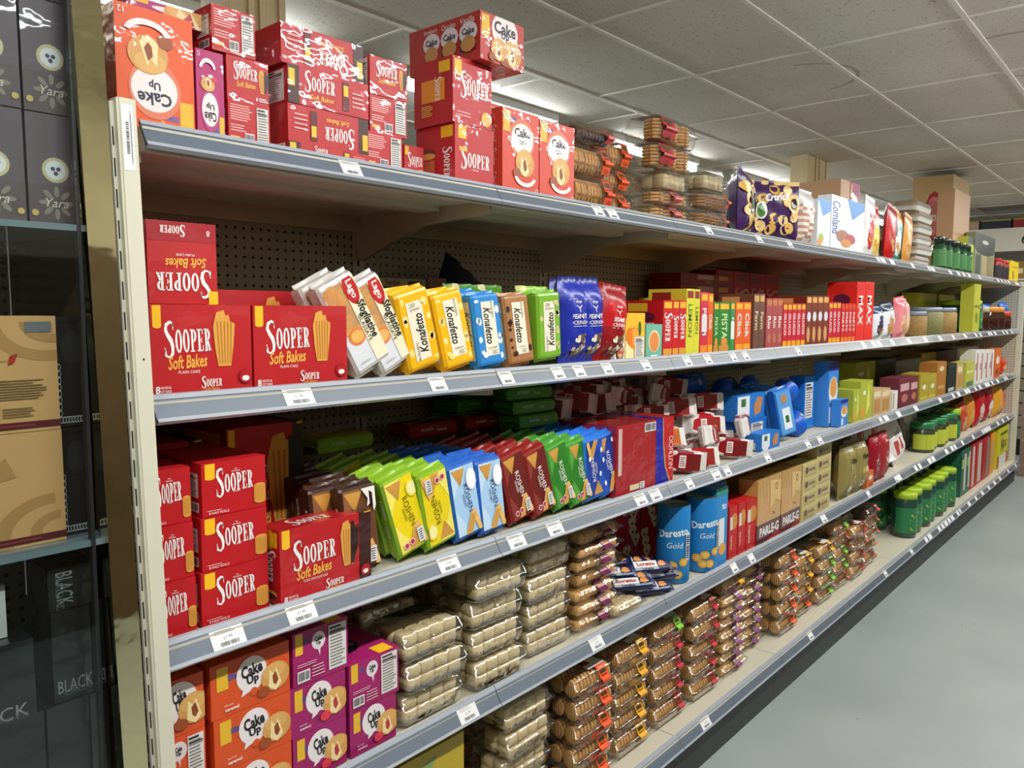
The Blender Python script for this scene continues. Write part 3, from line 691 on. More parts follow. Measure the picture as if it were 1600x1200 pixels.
def sfogl(f):
    C = Fo; w, h = f.w, f.h
    f.rect(0, 0, 1, 1, C('d9dade')); f.poly([(.02, .98), (.02, .50), (.30, .26), (.62, .42), (.62, .98)], C('b98a5c'))
    rr = random.Random(4)
    for i in range(26): f.ell(rr.uniform(.08, .56), rr.uniform(.42, .95), .014, C(rr.choice(('d79a48', 'e0ac62', 'c98536'))), .012, n=7, lay=4)
    f.k = 5
    f.ell(.38, .36, .024, C('df7a3a'), .020, n=12); f.ell(.38, .36, .018, C('eab060'), .014, n=12)
    f.rect(.60, 0, 1, 1, C('ebe4c4')); f.ell(.78, .86, .019, C('b81c1c'), .036, n=14); f.text('Lago', .78, .86, .022, C(WH), bold=.02, rot=-PI / 2)
    f.text('Sfogliatine', .84, .48, .028, C('17140f'), bold=.025, shear=.15, rot=-PI / 2, maxw=.46 * h); f.text('GLASSATE', .68, .40, .010, C('3a3428'), rot=-PI / 2)
    f.lines(.12, .05, .5, .08, 2, C('9a9a9e'), .3)

# ------------------------------------------------------------------ loose heaps: each piece is raised until it rests clear of the others
from mathutils.bvhtree import BVHTree
from mathutils import Euler
def body(me, M):
    vs = [M @ v.co for v in me.vertices]
    lo = [min(v[i] for v in vs) for i in range(3)]; hi = [max(v[i] for v in vs) for i in range(3)]
    return vs, [tuple(p.vertices) for p in me.polygons], lo, hi
class Heap:
    def __init__(s): s.b = []
    def fixed(s, o):
        bpy.context.view_layer.update(); vs, fs, lo, hi = body(o.data, o.matrix_world); s.b.append((BVHTree.FromPolygons(vs, fs), lo, hi))
    def drop(s, name, me, x, y, rot, z0, ztop, step=.007):
        M = Matrix.Translation((x, y, 0)) @ Euler(rot).to_matrix().to_4x4(); vs, fs, lo, hi = body(me, M); z = z0 + .0015 - lo[2]
        while z + hi[2] < ztop:
            t = BVHTree.FromPolygons([(v[0], v[1], v[2] + z) for v in vs], fs); l = (lo[0], lo[1], lo[2] + z); h = (hi[0], hi[1], hi[2] + z)
            if not any(all(l[i] < q[2][i] and h[i] > q[1][i] for i in range(3)) and t.overlap(q[0]) for q in s.b):
                s.b.append((t, l, h)); return link(name, me, None, (x, y, z), rot)
            z += step
        return None
# ------------------------------------------------------------------ clear clamshell trays of biscuits
m_clr = clear_mat('clear_plastic', 'fbfaf7', base=.12, rough=.09, bump=.0035, bscale=50, spec=.9)
m_crk = clear_mat('crinkled_clear_plastic', 'fcfbf8', base=.20, rough=.07, bump=.011, bscale=22, spec=1.0)
m_bisc = mat('biscuit_tan', 'dcaa68', .7, var=.22, bscale=60); m_bisd = mat('biscuit_groove', '9c6a38', .8)
m_cream_b = mat('biscuit_cream', 'e0cda0', .75, var=.10, bscale=70); m_brown_b = mat('biscuit_brown', 'b08050', .7, var=.2, bscale=60)
m_choc_b = mat('biscuit_chocolate', '4a2a1a', .6, var=.2, bscale=60)
def outline(w, d, r, z, ox=0, n=9, rip=0.0):
    pts = []
    for k, (cx, cy, a0) in enumerate(((w / 2 - r, -d / 2 + r, -90), (w / 2 - r, d / 2 - r, 0), (-w / 2 + r, d / 2 - r, 90), (-w / 2 + r, -d / 2 + r, 180))):
        for i in range(4):
            a = math.radians(a0 + 30 * i); pts.append((cx + r * math.cos(a), cy + r * math.sin(a)))
        nx = ((w / 2, d / 2 - r), (-w / 2 + r, d / 2), (-w / 2, -d / 2 + r), (w / 2 - r, -d / 2))[k]; p = pts[-1]
        for i in range(1, n):
            f = i / n; nrm = ((1, 0), (0, 1), (-1, 0), (0, -1))[k]; o = -rip * (i % 2)
            pts.append((p[0] + (nx[0] - p[0]) * f + nrm[0] * o, p[1] + (nx[1] - p[1]) * f + nrm[1] * o))
    return [(x + ox, y + d / 2 if False else y, z) for x, y in pts]
def ridged_biscuit(mt, groove):
    k = ('rb', mt.name)
    if k in MESH: return MESH[k]
    mb = MB(); mb.loops([[(xx, .5 * sc * math.cos(2 * PI * i / 12), .5 * sc * math.sin(2 * PI * i / 12)) for i in range(12)] for xx, sc in ((-.5, .86), (-.3, 1), (.3, 1), (.5, .86))], mt)
    for side in (-1, 1):
        for j in range(4):
            y = -.3 + j * .2; hh = (.2 - y * y) ** .5 if y * y < .2 else 0
            mb.add([(side * .512, y - .03, -hh), (side * .512, y + .03, -hh), (side * .512, y + .03, hh), (side * .512, y - .03, hh)], [(0, 1, 2, 3)], groove)
    for j in range(6):
        a = 2 * PI * j / 6 + .3; c, s2 = math.cos(a) * .505, math.sin(a) * .505
        mb.add([(-.3, c - s2 * .1, s2 + c * .1), (.3, c - s2 * .1, s2 + c * .1), (.3, c + s2 * .1, s2 - c * .1), (-.3, c + s2 * .1, s2 - c * .1)], [(0, 1, 2, 3)], groove)
    MESH[k] = mb.mesh('biscuit'); return MESH[k]
def block_biscuit(mt):
    k = ('bb', mt.name)
    if k in MESH: return MESH[k]
    mb = MB(); ls = []
    for z, sc in ((0, .86), (.12, .97), (.5, 1), (.86, .95), (1, .80)):
        ls.append([(x * sc, y * sc, z) for x, y in [(-.5, -.38), (-.38, -.5), (.38, -.5), (.5, -.38), (.5, .38), (.38, .5), (-.38, .5), (-.5, .38)]])
    mb.loops(ls, mt); MESH[k] = mb.mesh('biscuit'); return MESH[k]
def scaled(me, sx, sy, sz):
    k = (me.name, round(sx, 4), round(sy, 4), round(sz, 4))
    if k in MESH: return MESH[k]
    c = me.copy(); c.transform(Matrix.Diagonal((sx, sy, sz, 1))); MESH[k] = c; return c
CL = {}
def clam_proto(key, w, d, h, fill, band=None, crinkle=False, bandx=.15, top=None, word=None, rip=.0018):
    """origin: centre of the front edge at the base; depth goes to +y"""
    m = m_crk if crinkle else m_clr
    t = bpy.data.objects.new('clamshell_tray', None); COL.objects.link(t); hf = h * .5
    def sh(ls): return [[(x, y + d / 2, z) for x, y, z in l] for l in ls]
    tr = MB(); tr.loops(sh([outline(w - .036, d - .036, .02, .001, rip=rip), outline(w - .026, d - .026, .022, .008, rip=rip), outline(w - .016, d - .016, .024, hf - .003, rip=rip), outline(w - .012, d - .012, .02, hf - .002), outline(w, d, .018, hf)]), m, (True, False))
    link('tray', tr.mesh('tray'), t)
    ld = MB(); ld.loops(sh([outline(w, d, .018, hf + .001), outline(w - .012, d - .012, .02, hf + .003), outline(w - .018, d - .018, .022, hf + .006, rip=rip), outline(w - .030, d - .030, .022, h - .010, rip=rip), outline(w - .044, d - .044, .018, h - .001)]), m, (False, True))
    link('lid', ld.mesh('lid'), t)
    rr = random.Random(len(key) * 13 + int(w * 1000))
    if fill[0] == 'ridged':
        mt = fill[1]; r2 = h - .016; n = max(3, int((w - .05) / .0165)); dd = min(.05, (d - .05) / 2)
        rows = (.022 + dd / 2, .022 + dd * 1.55) if d > .12 else (d / 2,)
        bm = scaled(ridged_biscuit(mt, m_bisd if mt != m_choc_b else m_choc_b), .0105, dd * .98, r2)
        for j, yy in enumerate(rows):
            for i in range(n):
                x = -w / 2 + .032 + (w - .064) * i / (n - 1)
                link('biscuit', bm, t, (x, yy, .008 + r2 / 2), (rr.uniform(-.05, .05), rr.uniform(-.12, .05), -.30 + rr.uniform(-.06, .06) if abs(x) < w / 2 - .04 else 0))
    elif fill[0] == 'flat':         # stacked flat oval biscuits seen from their edges
        mt = fill[1]; nl = max(2, int((h - .014) / .0115)); nx = fill[2]; bw = (w - .05) / nx
        bm = scaled(ridged_biscuit(mt, m_bisd), .0102, min(d - .05, .075), bw * .96)
        for i in range(nx):
            for k in range(nl):
                link('biscuit', bm, t, (-w / 2 + .025 + bw * (i + .5) + rr.uniform(-.002, .002), .020 + min(d - .05, .075) / 2, .009 + .0114 * (k + .5)), (0, PI / 2, 0))
    elif fill[0] == 'block':
        mt = fill[1]; nx, nz = fill[2], fill[3]; bw = (w - .05) / nx; bh = (h - .016) / nz; ny = 2; bd = min(.05, (d - .05) / ny)
        bm = scaled(block_biscuit(mt), bw * .96, bd * .95, bh * .94)
        for k in range(nz):
            for j in range(ny):
                for i in range(nx):
                    link('biscuit', bm, t, (-w / 2 + .025 + bw * (i + .5), .022 + bd * (j + .5), .006 + bh * k), (0, 0, rr.uniform(-.06, .06)))
    if band:
        Cc = P; b = MB(); bw = band[1]; bx = w * bandx
        prof = [(d - .05, h + .0006), (.026, h + .0006), (.020, h - .006), (.008, hf + .008), (-.0035, hf + .003), (-.003, hf - .004), (.008, hf - .010), (.014, .012)]
        vs = [(bx + sx * bw / 2, y, z) for y, z in prof for sx in (-1, 1)]
        b.add(vs, [(2 * i, 2 * i + 1, 2 * i + 3, 2 * i + 2) for i in range(len(prof) - 1)], Cc(band[0]))
        f1 = Fr(lambda s, q, o: (bx + (s - .5) * bw, .0205 + (.0085 - .0205) * (1 - q) - .0004 - o, hf + .008 + (h - .006 - hf - .008) * q + o * .4), bw, h * .42, b)
        if word:
            f1.text(word, .5, .62, .40 * f1.h, Cc(YEL), bold=.05, maxw=bw * .9); f1.rect(.05, .06, .95, .36, Cc('c9a7c9'))
        else:
            f1.rect(.14, .40, .86, .88, Cc('5a4a1e')); f1.rect(.2, .46, .8, .82, Cc('3a3416')); f1.text('BISCUITS', .5, .18, .18 * f1.h, Cc('2a1a10'), bold=.04, maxw=bw * .8)
            f2 = Fr(lambda s, q, o: (bx + (s - .5) * bw, .0085 + (.0145 - .0085) * (1 - q) - .0004 - o, .012 + (hf - .023) * q), bw, hf, b)
            f2.lines(.15, .2, .85, .8, 4, Cc('3a2a1a'), .3)
        if top:
            ft = Fr(lambda s, q, o: (bx + (s - .5) * bw * 1.9 - bw * .2, .03 + q * (d - .08), h + .0009 + o), bw * 1.9, d - .08, b)
            ft.rect(0, .05, 1, .95, Cc('d9d6cf')); ft.rect(.0, .3, .5, .9, Cc(band[0])); ft.rect(.06, .35, .44, .8, Cc('4a3a16'))
        link('paper_band', b.mesh('paper_band'), t)
    CL[key] = (t, h, False); return t
def clam(key, x, y, z, label, group=None, rz=0.0):
    t, h, used = CL[key]
    if not used:
        CL[key] = (t, h, True); t.location = (x, y, z); t.rotation_euler = (0, 0, rz); tag(t, label, 'biscuit tray', group); o = t
    else: o = tree(t, label, 'biscuit tray', group, (x, y, z), (0, 0, rz))
    if not group and 'group' in o: del o['group']
    return o
def stack(keys, x, y, z, where, group=None, jit=.006):
    n = len(keys); rr = random.Random(int(x * 1000) + int(z * 100))
    for i, k in enumerate(keys):
        desc = CDESC[k]
        pos = 'lowest' if i == 0 else ('topmost' if i == n - 1 else NTH[i] + ' from bottom')
        if n == 1: pos = 'alone'
        clam(k, x + rr.uniform(-jit, jit), y + rr.uniform(-jit, jit), z, '%s, %s, %s' % (desc, pos, where), group, rr.uniform(-.02, .02))
        z += CL[k][1] + .0028
    return z
CDESC = {}
def cdef(key, desc, *a, **k): CDESC[key] = desc; clam_proto(key, *a, **k)
cdef('block', 'crinkled tray of cream block biscuits', .235, .17, .078, ('block', m_cream_b, 4, 2), crinkle=True)
cdef('blocks', 'small tray of cream biscuits', .20, .15, .066, ('block', m_cream_b, 4, 1), crinkle=True)
cdef('lowpurple', 'low tray with purple yellow band', .26, .22, .044, ('block', m_bisc, 8, 1), band=('6a1a48', .046), bandx=.08, word='DELUXE')
cdef('lowclear', 'low tray of pale fingers', .20, .15, .045, ('block', m_cream_b, 5, 1))
cdef('orange', 'orange banded biscuit tray', .242, .17, .074, ('ridged', m_bisc), band=('e8541c', .046), bandx=.16, top=True)
cdef('orange_tall', 'tall orange banded biscuit tub', .235, .17, .092, ('ridged', m_bisc), band=('e8501a', .042), bandx=.26)
cdef('yellow', 'yellow banded biscuit tray', .242, .17, .074, ('ridged', m_bisc), band=('e6a51c', .044), bandx=.16, top=True)
cdef('green', 'lime banded biscuit tray', .242, .17, .074, ('ridged', m_bisc), band=('7cc42e', .040), bandx=.20, top=True)
cdef('red', 'red banded biscuit tray', .242, .17, .074, ('ridged', m_bisc), band=('b8202a', .036), bandx=.22, top=True)
cdef('redsleeve', 'long tub with red sleeve', .30, .16, .086, ('flat', m_bisc, 3), band=('b01c22', .085), bandx=-.22)
cdef('brownlow', 'low chocolate biscuit tray', .225, .17, .058, ('ridged', m_choc_b), band=('d8484a', .036), bandx=.28)
cdef('pinklow', 'low tray with pink label', .28, .15, .052, ('flat', m_bisc, 3), band=('d86a70', .05), bandx=.0)
cdef('purple', 'low tray with purple band', .24, .18, .046, ('block', m_bisc, 7, 1), band=('7a2a68', .040), bandx=.08)
cdef('brown', 'brown biscuit tray with orange sticker', .242, .17, .070, ('flat', m_brown_b, 4), band=('e06a3a', .024), bandx=.34)
cdef('foam', 'white foam cake tray', .40, .18, .068, ('block', m_bisc, 2, 1), rip=0)
ft = CL['foam'][0]; m_foam = mat('white_foam', 'e6e1d6', .6)
for c in ft.children:
    if c.name.startswith('tray'): c.data.materials[0] = m_foam
    if c.name.startswith('lid'): c.data.materials[0] = clear_mat('cloudy_film', 'f4f2ee', base=.35, rough=.3, bump=.004, bscale=30)

# ------------------------------------------------------------------ jars, canisters
def canister_mesh(key, r, h, base, art, n=28):
    k = ('can', key)
    if k in MESH: return MESH[k]
    mb = MB(); mb.lathe([(r * .97, 0), (r, .004), (r, h - .006), (r * .97, h)], base, n, caps=(True, False)); mb.lathe([(r * .97, h), (r * .92, h), (r * .90, h - .004), (0.001, h - .004)], mat('tin_end', 'a9a69c', .35, .6), n, caps=(False, False))
    A0 = -150; A1 = -20
    def fn(s, t, o):
        a = math.radians(A0 - 60 + (s) * 180); return ((r + .0003 + o) * math.cos(a), (r + .0003 + o) * math.sin(a), t * h)
    art(Fr(fn, r * PI, h, mb)); MESH[k] = mb.mesh('canister'); return MESH[k]
JAR = {}
def jar(key, r, h, body, lid, label, x, y, z, text, group=None, lidh=.028, neck=.92, lab2=None, cat='jar'):
    if key not in JAR:
        t = bpy.data.objects.new('jar', None); COL.objects.link(t)
        b = MB(); hb = h - lidh; b.lathe([(r * .92, 0), (r, .006), (r, hb - .016), (r * neck, hb - .003), (r * neck, hb)], body, 20); link('jar_body', b.mesh('jar_body'), t)
        l = MB(); n = 28; ls = []
        for zz, rr_ in ((hb, 1), (h - .004, 1), (h, .93)): ls.append([(r * (neck + .04) * rr_ * (1 - .02 * (i % 2)) * math.cos(2 * PI * i / n), r * (neck + .04) * rr_ * (1 - .02 * (i % 2)) * math.sin(2 * PI * i / n), zz) for i in range(n)])
        l.loops(ls, lid); link('lid', l.mesh('lid'), t)
        if label:
            q = MB(); ls = [[((r + .0006) * math.cos(math.radians(a)), (r + .0006) * math.sin(math.radians(a)), zz) for a in range(150, 391, 15)] for zz in (hb * .12, hb * .78)]
            m = len(ls[0]); q.add(ls[0] + ls[1], [(i, i + 1, m + i + 1, m + i) for i in range(m - 1)], label, True)
            if lab2:
                ff = Fr(lambda s, tt, o: ((r + .0006 + o) * math.cos(math.radians(200 + 110 * s)), (r + .0006 + o) * math.sin(math.radians(200 + 110 * s)), hb * (.12 + .66 * tt)), r * 1.9, hb * .66, q)
                ff.ell(.5, .72, r * .5, lab2, r * .22); ff.ell(.5, .2, r * .6, mat('olive_art', 'b7b53a', .5), r * .25); ff.lines(.2, .36, .8, .56, 2, mat('ticket_paper', 'e6e6e4'), .5)
            link('label', q.mesh('label'), t)
        JAR[key] = (t, False)
    t, used = JAR[key]
    if used: o = tree(t, text, cat, group, (x, y, z))
    else:
        JAR[key] = (t, True); t.location = (x, y, z); o = tag(t, text, cat, group)
    return o
# ================================================================== products, shelf by shelf
def Xr(u, r, y=.05): return X(u, y, ROWS[r])
# ---------------- top shelf
Z1 = ROWS[1]
def c1(des, u0, u1, v0, v1, d, label, y=.055, group=None, flip=False, **k):     # v0 top, v1 bottom at the left front corner
    z0 = Zv(v1, X(u0, y, 2.1), y) if v1 else Z1
    x0 = X(u0, y, z0); x1 = X(u1, y, z0); h = Zv(v0, x0, y) - z0
    return carton(des, x0, x1 - .002, y, d, z0, h, label, group, flip, **k), z0 + h
def stackc(r, des, u0, u1, hs, d, y, labels, flips=None, group=None, z=None, dx=None):
    z = ROWS[r] if z is None else z; x0 = X(u0, y, z); x1 = X(u1, y, z) - .002
    for i, h in enumerate(hs):
        o = dx[i] if dx else 0
        carton(des[i], x0 + o, x1 + o, y + (i % 2) * .002, d, z, h, labels[i], group, bool(flips and flips[i])); z += h + .0006
    return z
carton('cup_big', -.019, .119, .062, .17, Z1, .205, 'large orange caramel cake carton standing upside down behind the end post', None, True)
carton('cup_bigp', .02, .21, .10, .12, Z1 + .206, .03, 'purple carton lying on top of the large upside down orange carton')
carton('cup_bigp', .124, .178, .062, .10, Z1, Zv(74, .124, .062) - Z1, 'purple strawberry cake carton upside down right of the large orange carton', None, True)
stackc(1, ['orig_back', 'soft_small', 'orig_back'], 358, 424, [.083, .083, .083], .16, .062,
       ['red carton showing its back panel, lowest in the stack beside the purple carton', 'red carton with dipped cake picture, middle of the stack beside the purple carton', 'red carton showing its back panel, topmost in the stack beside the purple carton'], dx=[0, 0, -.028])
z = stackc(1, ['soft_strip'] * 4, 452, 578, [.026, .075, .075, .078], .13, .055,
       ['thin red shrink wrapped pack lying flat under three long wrapped red packs', 'long red shrink wrapped pack with upside down lettering, lowest of the three long ones', 'long red shrink wrapped pack with upright lettering, middle of the three long ones', 'long red shrink wrapped pack with upside down lettering, highest of the three long ones'],
       [False, True, False, True], dx=[0, 0, 0, -.012])
stackc(1, ['orig_back', 'orig_back', 'soft_small'], 580, 638, [.081, .081, .083], .14, .058,
       ['red carton with nutrition panel, lowest in the stack right of the long packs', 'red carton with nutrition panel, middle of the stack right of the long packs', 'red carton with white lettering, top of the stack right of the long wrapped packs'], dx=[-.016, 0, 0])
carton('soft_square', X(632, .12, Z1), X(662, .12, Z1), .12, .12, Z1, .085, 'small red and orange carton tucked behind the two stacked square wrapped packs')
xs0, xs1 = X(711, .05, Z1), X(771, .05, Z1)
carton('soft_square_side', xs0, xs1, .05, .14, Z1, .145, 'square shrink wrapped red pack with upside down lettering, lower of the two square ones', None, False)
carton('soft_square', xs0 - .006, xs1 - .008, .05, .14, Z1 + .146, .158, 'square shrink wrapped red pack with upright lettering, upper of the two square ones')
xm = X(746, .03, Z1 + .32); carton('cup_multi', xm, xm + .165, .02, .26, Z1 + .3055, .115, 'large wrapped multi flavour cake box overhanging the square red packs')
carton('cup_tallw', X(768, .22, Z1), X(768, .22, Z1) + .12, .24, .06, Z1, .29, 'wrapped pale red carton standing behind the two tall cake cartons')
for i, (a, b) in enumerate(((785, 842), (843, 897))):
    carton('cup_tallw', X(a, .05, Z1), X(b, .05, Z1) - .002, .05, .055, Z1, .218 if i == 0 else .214, 'tall wrapped red cake carton with a bun picture, ' + ('left one of two' if i == 0 else 'right one of two'))
xa = X(899, .05, Z1) + .12
stack(['orange_tall', 'orange_tall', 'brownlow'], xa, .05, Z1, 'stack beside tall red cake cartons')
stack(['orange', 'orange', 'orange_tall'], xa + .20, .11, Z1, 'stack behind the tall orange tubs')
stack(['pinklow', 'pinklow', 'blocks', 'redsleeve', 'redsleeve'], xa + .49, .05, Z1, 'stack topped by red sleeved tubs')
stack(['pinklow', 'blocks', 'blocks', 'foam'], xa + .42, .24, Z1, 'stack behind the red sleeved tubs')
stack(['brown', 'brown', 'blocks'], xa + .80, .05, Z1, 'stack just left of purple snack bags')
stack(['red', 'blocks', 'red'], xa + .76, .24, Z1, 'back stack left of purple snack bags')
# snack bags
def pat_purple(s, t, side):
    return Fo('3c1a52')
def art_purple(f):
    rr = random.Random(9); C = Fo
    f.rect(0, .93, 1, 1, C('e2bf72'), 1)
    for i in range(17):
        a, b = rr.uniform(.08, .92), rr.uniform(.06, .9); f.ell(a, b, .030, C(rr.choice(('e0b45e', 'e8c888', 'd8a445'))), .024, n=10, rot=rr.uniform(0, 3)); f.k -= 0
    f.ell(.84, .62, .042, C('e8c888'), .042); f.ell(.84, .62, .024, C('17131a'), .024)
    f.ell(.25, .5, .030, C('e6ece2'), .04); f.ell(.25, .5, .021, C('3f7a34'), .03)
    f.text('Crunch', .52, .72, .034, C('efeaf2'), bold=.03, shear=.3, rot=.1, maxw=.16)
bm = bag_mesh('purple', .31, .275, .10, pat_purple, art_purple, 3)
def bag(me, x, y, z, label, group=None, rz=0, rx=0, cat='bag', ry=0, name='snack_bag'):
    x = min(x, 8.64) if z > 2.3 or x > 8.5 else x
    o = link(name, me, None, (x, y, z), (rx, ry, rz)); return tag(o, label, cat, group)
bag(bm, X(1206, .12, Z1), .14, Z1, 'big purple snack bag covered in crackers beside the striped silver bag', rz=-.55)
bag(bm, X(1160, .12, Z1), .13, Z1, 'purple snack bag turned edge on between the trays and the bigger looking one', rz=.35)
bag(bm, X(1180, .30, Z1), .33, Z1, 'purple snack bag standing behind the other two', rz=-.3)
def stripes(a, b):
    return lambda s, t, side: Fo(a) if int(t * 13) % 2 else Fo(b)
bag(bag_mesh('silver', .17, .25, .07, lambda s, t, side: Fo('c9c6c4') if t > .72 else (Fo('b98a72') if int(t * 17 + s * 2) % 2 else Fo('ded8d0')), None, 5), X(1257, .05, Z1), .06, Z1, 'silver and brown striped bag between the purple bag and the white cartons')
def simple(name, base, bits, left=None, wrap=False):
    def fn(f, C):
        for b in bits:
            if b[0] == 'r': f.rect(*b[1:5], C(b[5]))
            elif b[0] == 'e': f.ell(b[1], b[2], b[3] * f.w, C(b[5]), b[4] * f.h, n=12)
            elif b[0] == 't': f.text(b[1], b[2], b[3], b[4] * f.h, C(b[5]), bold=.025, rot=b[6] if len(b) > 6 else 0, maxw=(b[7] if len(b) > 7 else .8) * (f.h if len(b) > 6 and abs(b[6]) > 1 else f.w))
            elif b[0] == 's': f.text(b[1], b[2], b[3], b[4] * f.w, C(b[5]), rot=-PI / 2, maxw=b[6] * f.h, cond=(b[1] == 'SOOPER'), bold=.02)
            elif b[0] == 'p': f.poly(b[1], C(b[2]))
            elif b[0] == 'n': nutri(f, *b[1:5], C)
    fc = {'f': fn}
    if left:
        def fl(f, C):
            for b in left:
                if b[0] == 'r': f.rect(*b[1:5], C(b[5]))
                elif b[0] == 't': f.text(b[1], b[2], b[3], b[4] * f.h, C(b[5]), bold=.02, maxw=.8 * f.w)
                elif b[0] == 'n': nutri(f, *b[1:5], C)
                elif b[0] == 'e': f.ell(b[1], b[2], b[3] * f.w, C(b[5]), b[4] * f.h, n=12)
        fc['l'] = fl
    design(name, base, fc, wrap)
simple('white_blue', 'dfe8ee', [('p', [(.45, 1), (.62, .62), (1, .86), (1, 1)], '2f7ec4'), ('s', 'Cornland', .14, .6, .22, '2a4a8c', .6), ('e', .35, .28, .2, .12, '9a5a3a'), ('e', .58, .25, .16, .1, 'a8323a'), ('e', .45, .16, .16, .08, 'c8862e')])
simple('white_green', 'e2e8ea', [('p', [(0, 1), (.4, .66), (1, .8), (1, 1)], '3f8ad0'), ('e', .3, .2, .22, .1, '8fb83a'), ('e', .2, .12, .2, .08, 'd8923a')])
zz = lambda v, u, y=.05: Zv(v, X(u, y, Z1), y) - Z1
for (a, b, v, des, lab) in ((1276, 1296, 310, 'white_green', 'white carton with a green and orange picture beside the striped silver bag'), (1297, 1348, 303, 'white_blue', 'white and blue carton with red berries on the top shelf')):
    carton(des, X(a, .05, Z1), X(b, .05, Z1) - .004, .05, .07, Z1, zz(v, a), lab)
KR = 'b98f68'
simple('kraft', KR, [('r', .05, .46, .95, .5, 'a57b54'), ('r', .62, .2, .8, .4, 'd8d4cc')])
simple('kraft_logo', 'b99a6a', [('r', 0, .0, 1, .22, 'c8a04a'), ('e', .5, .55, .22, .28, 'a8222a'), ('e', .5, .55, .18, .2, 'c85a5a'), ('t', 'Premium', .5, .55, .12, 'f0e0dc', .05, .3)], left=[('e', .55, .6, .25, .25, 'a8222a'), ('e', .55, .6, .21, .2, 'd0787a'), ('r', 0, 0, 1, .2, 'c8a04a'), ('t', 'Premium', .55, .6, .1, 'f0e0dc')])
x = X(1312, .26, Z1 + .25)
carton('kraft', x, x + .16, .26, .30, Z1, Zv(279, x, .26) - Z1, 'brown cardboard carton behind the white cartons on the top shelf', cat='cardboard carton', name='cardboard_carton')
carton('cup_bigp', x + .17, x + .34, .26, .2, Z1, Zv(284, x + .17, .26) - Z1, 'magenta box standing right of the plain brown cardboard carton')
# small pouches
def pouch(key, w, h, d, base, top, blot, seed, txt=None, tc=WH):
    def pt(s, t, side): return Fo(top) if t > .8 else (Fo(blot) if (s - .5) ** 2 * 6 + (t - .35) ** 2 * 9 < .5 and side < 0 else Fo(base))
    def art(f):
        if txt: f.text(txt, .5, .66, .12 * h, Fo(tc), bold=.03, rot=.05, maxw=.7 * w)
        f.ell(.42, .3, .16 * w, Fo('c98a4a'), .07 * h, n=9); f.ell(.6, .22, .13 * w, Fo('dba566'), .06 * h, n=9)
    return bag_mesh(key, w, h, d, pt, art, seed)
PO = [(1352, 305, .17, 'e9e6e6', 'e3e0e0', 'c9342f', 'white pouch with red writing right of the white and blue carton', 'Krisp', .10),
      (1369, 322, .19, 'd9bf86', 'b81c1c', 'e8cf2e', 'yellow and red topped pouch beside the white pouch with red writing', None, -.2),
      (1386, 318, .20, 'c4191c', '8f1416', 'b01518', 'bright red pouch leaning between yellow and teal pouches', None, .15),
      (1400, 325, .20, '2f8f86', 'd8a060', 'dfe6e4', 'teal and white pouch leaning against the foam tray stack', None, .2),
      (1412, 332, .18, 'd8964a', 'c98a4a', 'e0b070', 'orange pouch slumped in front of the foam tray stack', None, .15)]
for i, (u, v, w_, b, t_, bl, lab, tx, ry) in enumerate(PO):
    bag(pouch('po%d' % i, w_, zz(v, u), .05, b, t_, bl, i + 2, tx, 'b01c24'), X(u, .06, Z1), .06 + .02 * (i % 2), Z1, lab, ry=ry, name='pouch')
xf = X(1431, .05, Z1) + .2
stack(['foam'] * 6, xf, .045, Z1, 'front foam stack on the top shelf', jit=.010)
stack(['foam'] * 5, xf - .52, .27, Z1, 'back foam stack left of the cardboard cartons', jit=.010)
xk = X(1485, .26, Z1 + .4)
carton('kraft_logo', xk, xk + .62, .255, .31, Z1, Zv(272, xk, .26) - Z1, 'tall brown carton with a red oval badge above the foam trays', cat='cardboard carton', name='cardboard_carton')
xk = X(1490, .13, Z1 + .4)
carton('kraft', xk, xk + .55, .13, .12, Z1, Zv(294, xk, .13) - Z1, 'plain brown carton in front of the one with the red oval badge', cat='cardboard carton', name='cardboard_carton')
m_gglass = mat('dark_green_glass', '1f4a2c', .12, coat=.6); m_gcap = mat('black_green_cap', '10281c', .3, coat=.4); m_lab = mat('jar_paper_green', '3e7a3c', .5)
for i, u in enumerate((1466, 1476, 1488, 1499, 1508)):
    jar('olive', .048, .23, m_gglass, m_gcap, m_lab, X(u, .07, Z1), .072, Z1, 'dark green glass jar with a black cap on the top shelf', 'green glass jars on the top shelf', lidh=.05, neck=.7)
simple('limebox', 'c5cf4c', [('r', 0, .8, 1, 1, '1b3a2e'), ('r', .2, .1, .8, .5, 'dbe06a')])
carton('limebox', X(1510, .06, Z1), X(1521, .06, Z1), .06, .08, Z1, .30, 'narrow lime carton with a dark top beside the green glass jars')
simple('hangpack', '8a8a6a', [('r', 0, .62, 1, 1, '0f1c1c'), ('e', .5, .62, .48, .12, '0f1c1c'), ('e', .5, .82, .16, .05, 'b9bdb9'), ('r', .05, .04, .3, .5, '3c4a40'), ('r', .36, .04, .6, .5, 'a99a6e'), ('r', .66, .04, .95, .5, '8a7d56')])
carton('hangpack', X(1521, .05, Z1), X(1552, .05, Z1) - .01, .05, .07, Z1, .35, 'pack of jars under a black card header near the far end')
for i, u in enumerate((1556, 1562, 1568)):
    jar('redj', .05, .19, mat('red_jar', '8f1518', .3), mat('red_cap', 'c0181c', .3), mat('black_lab', '1c1416', .5), X(u, .07 + .01 * i, Z1), .08 + .01 * i, Z1, 'red capped jar with a black label near the far end of the top shelf', 'red capped jars on the top shelf')
simple('yellowbox', 'ecd02a', [('t', 'N', .4, .35, .4, '1c1a1a'), ('r', .1, .7, .9, .76, 'c8a818')])
carton('yellowbox', X(1577, .07, Z1), X(1590, .07, Z1), .07, .1, Z1, .21, 'yellow carton at the far end of the top shelf')

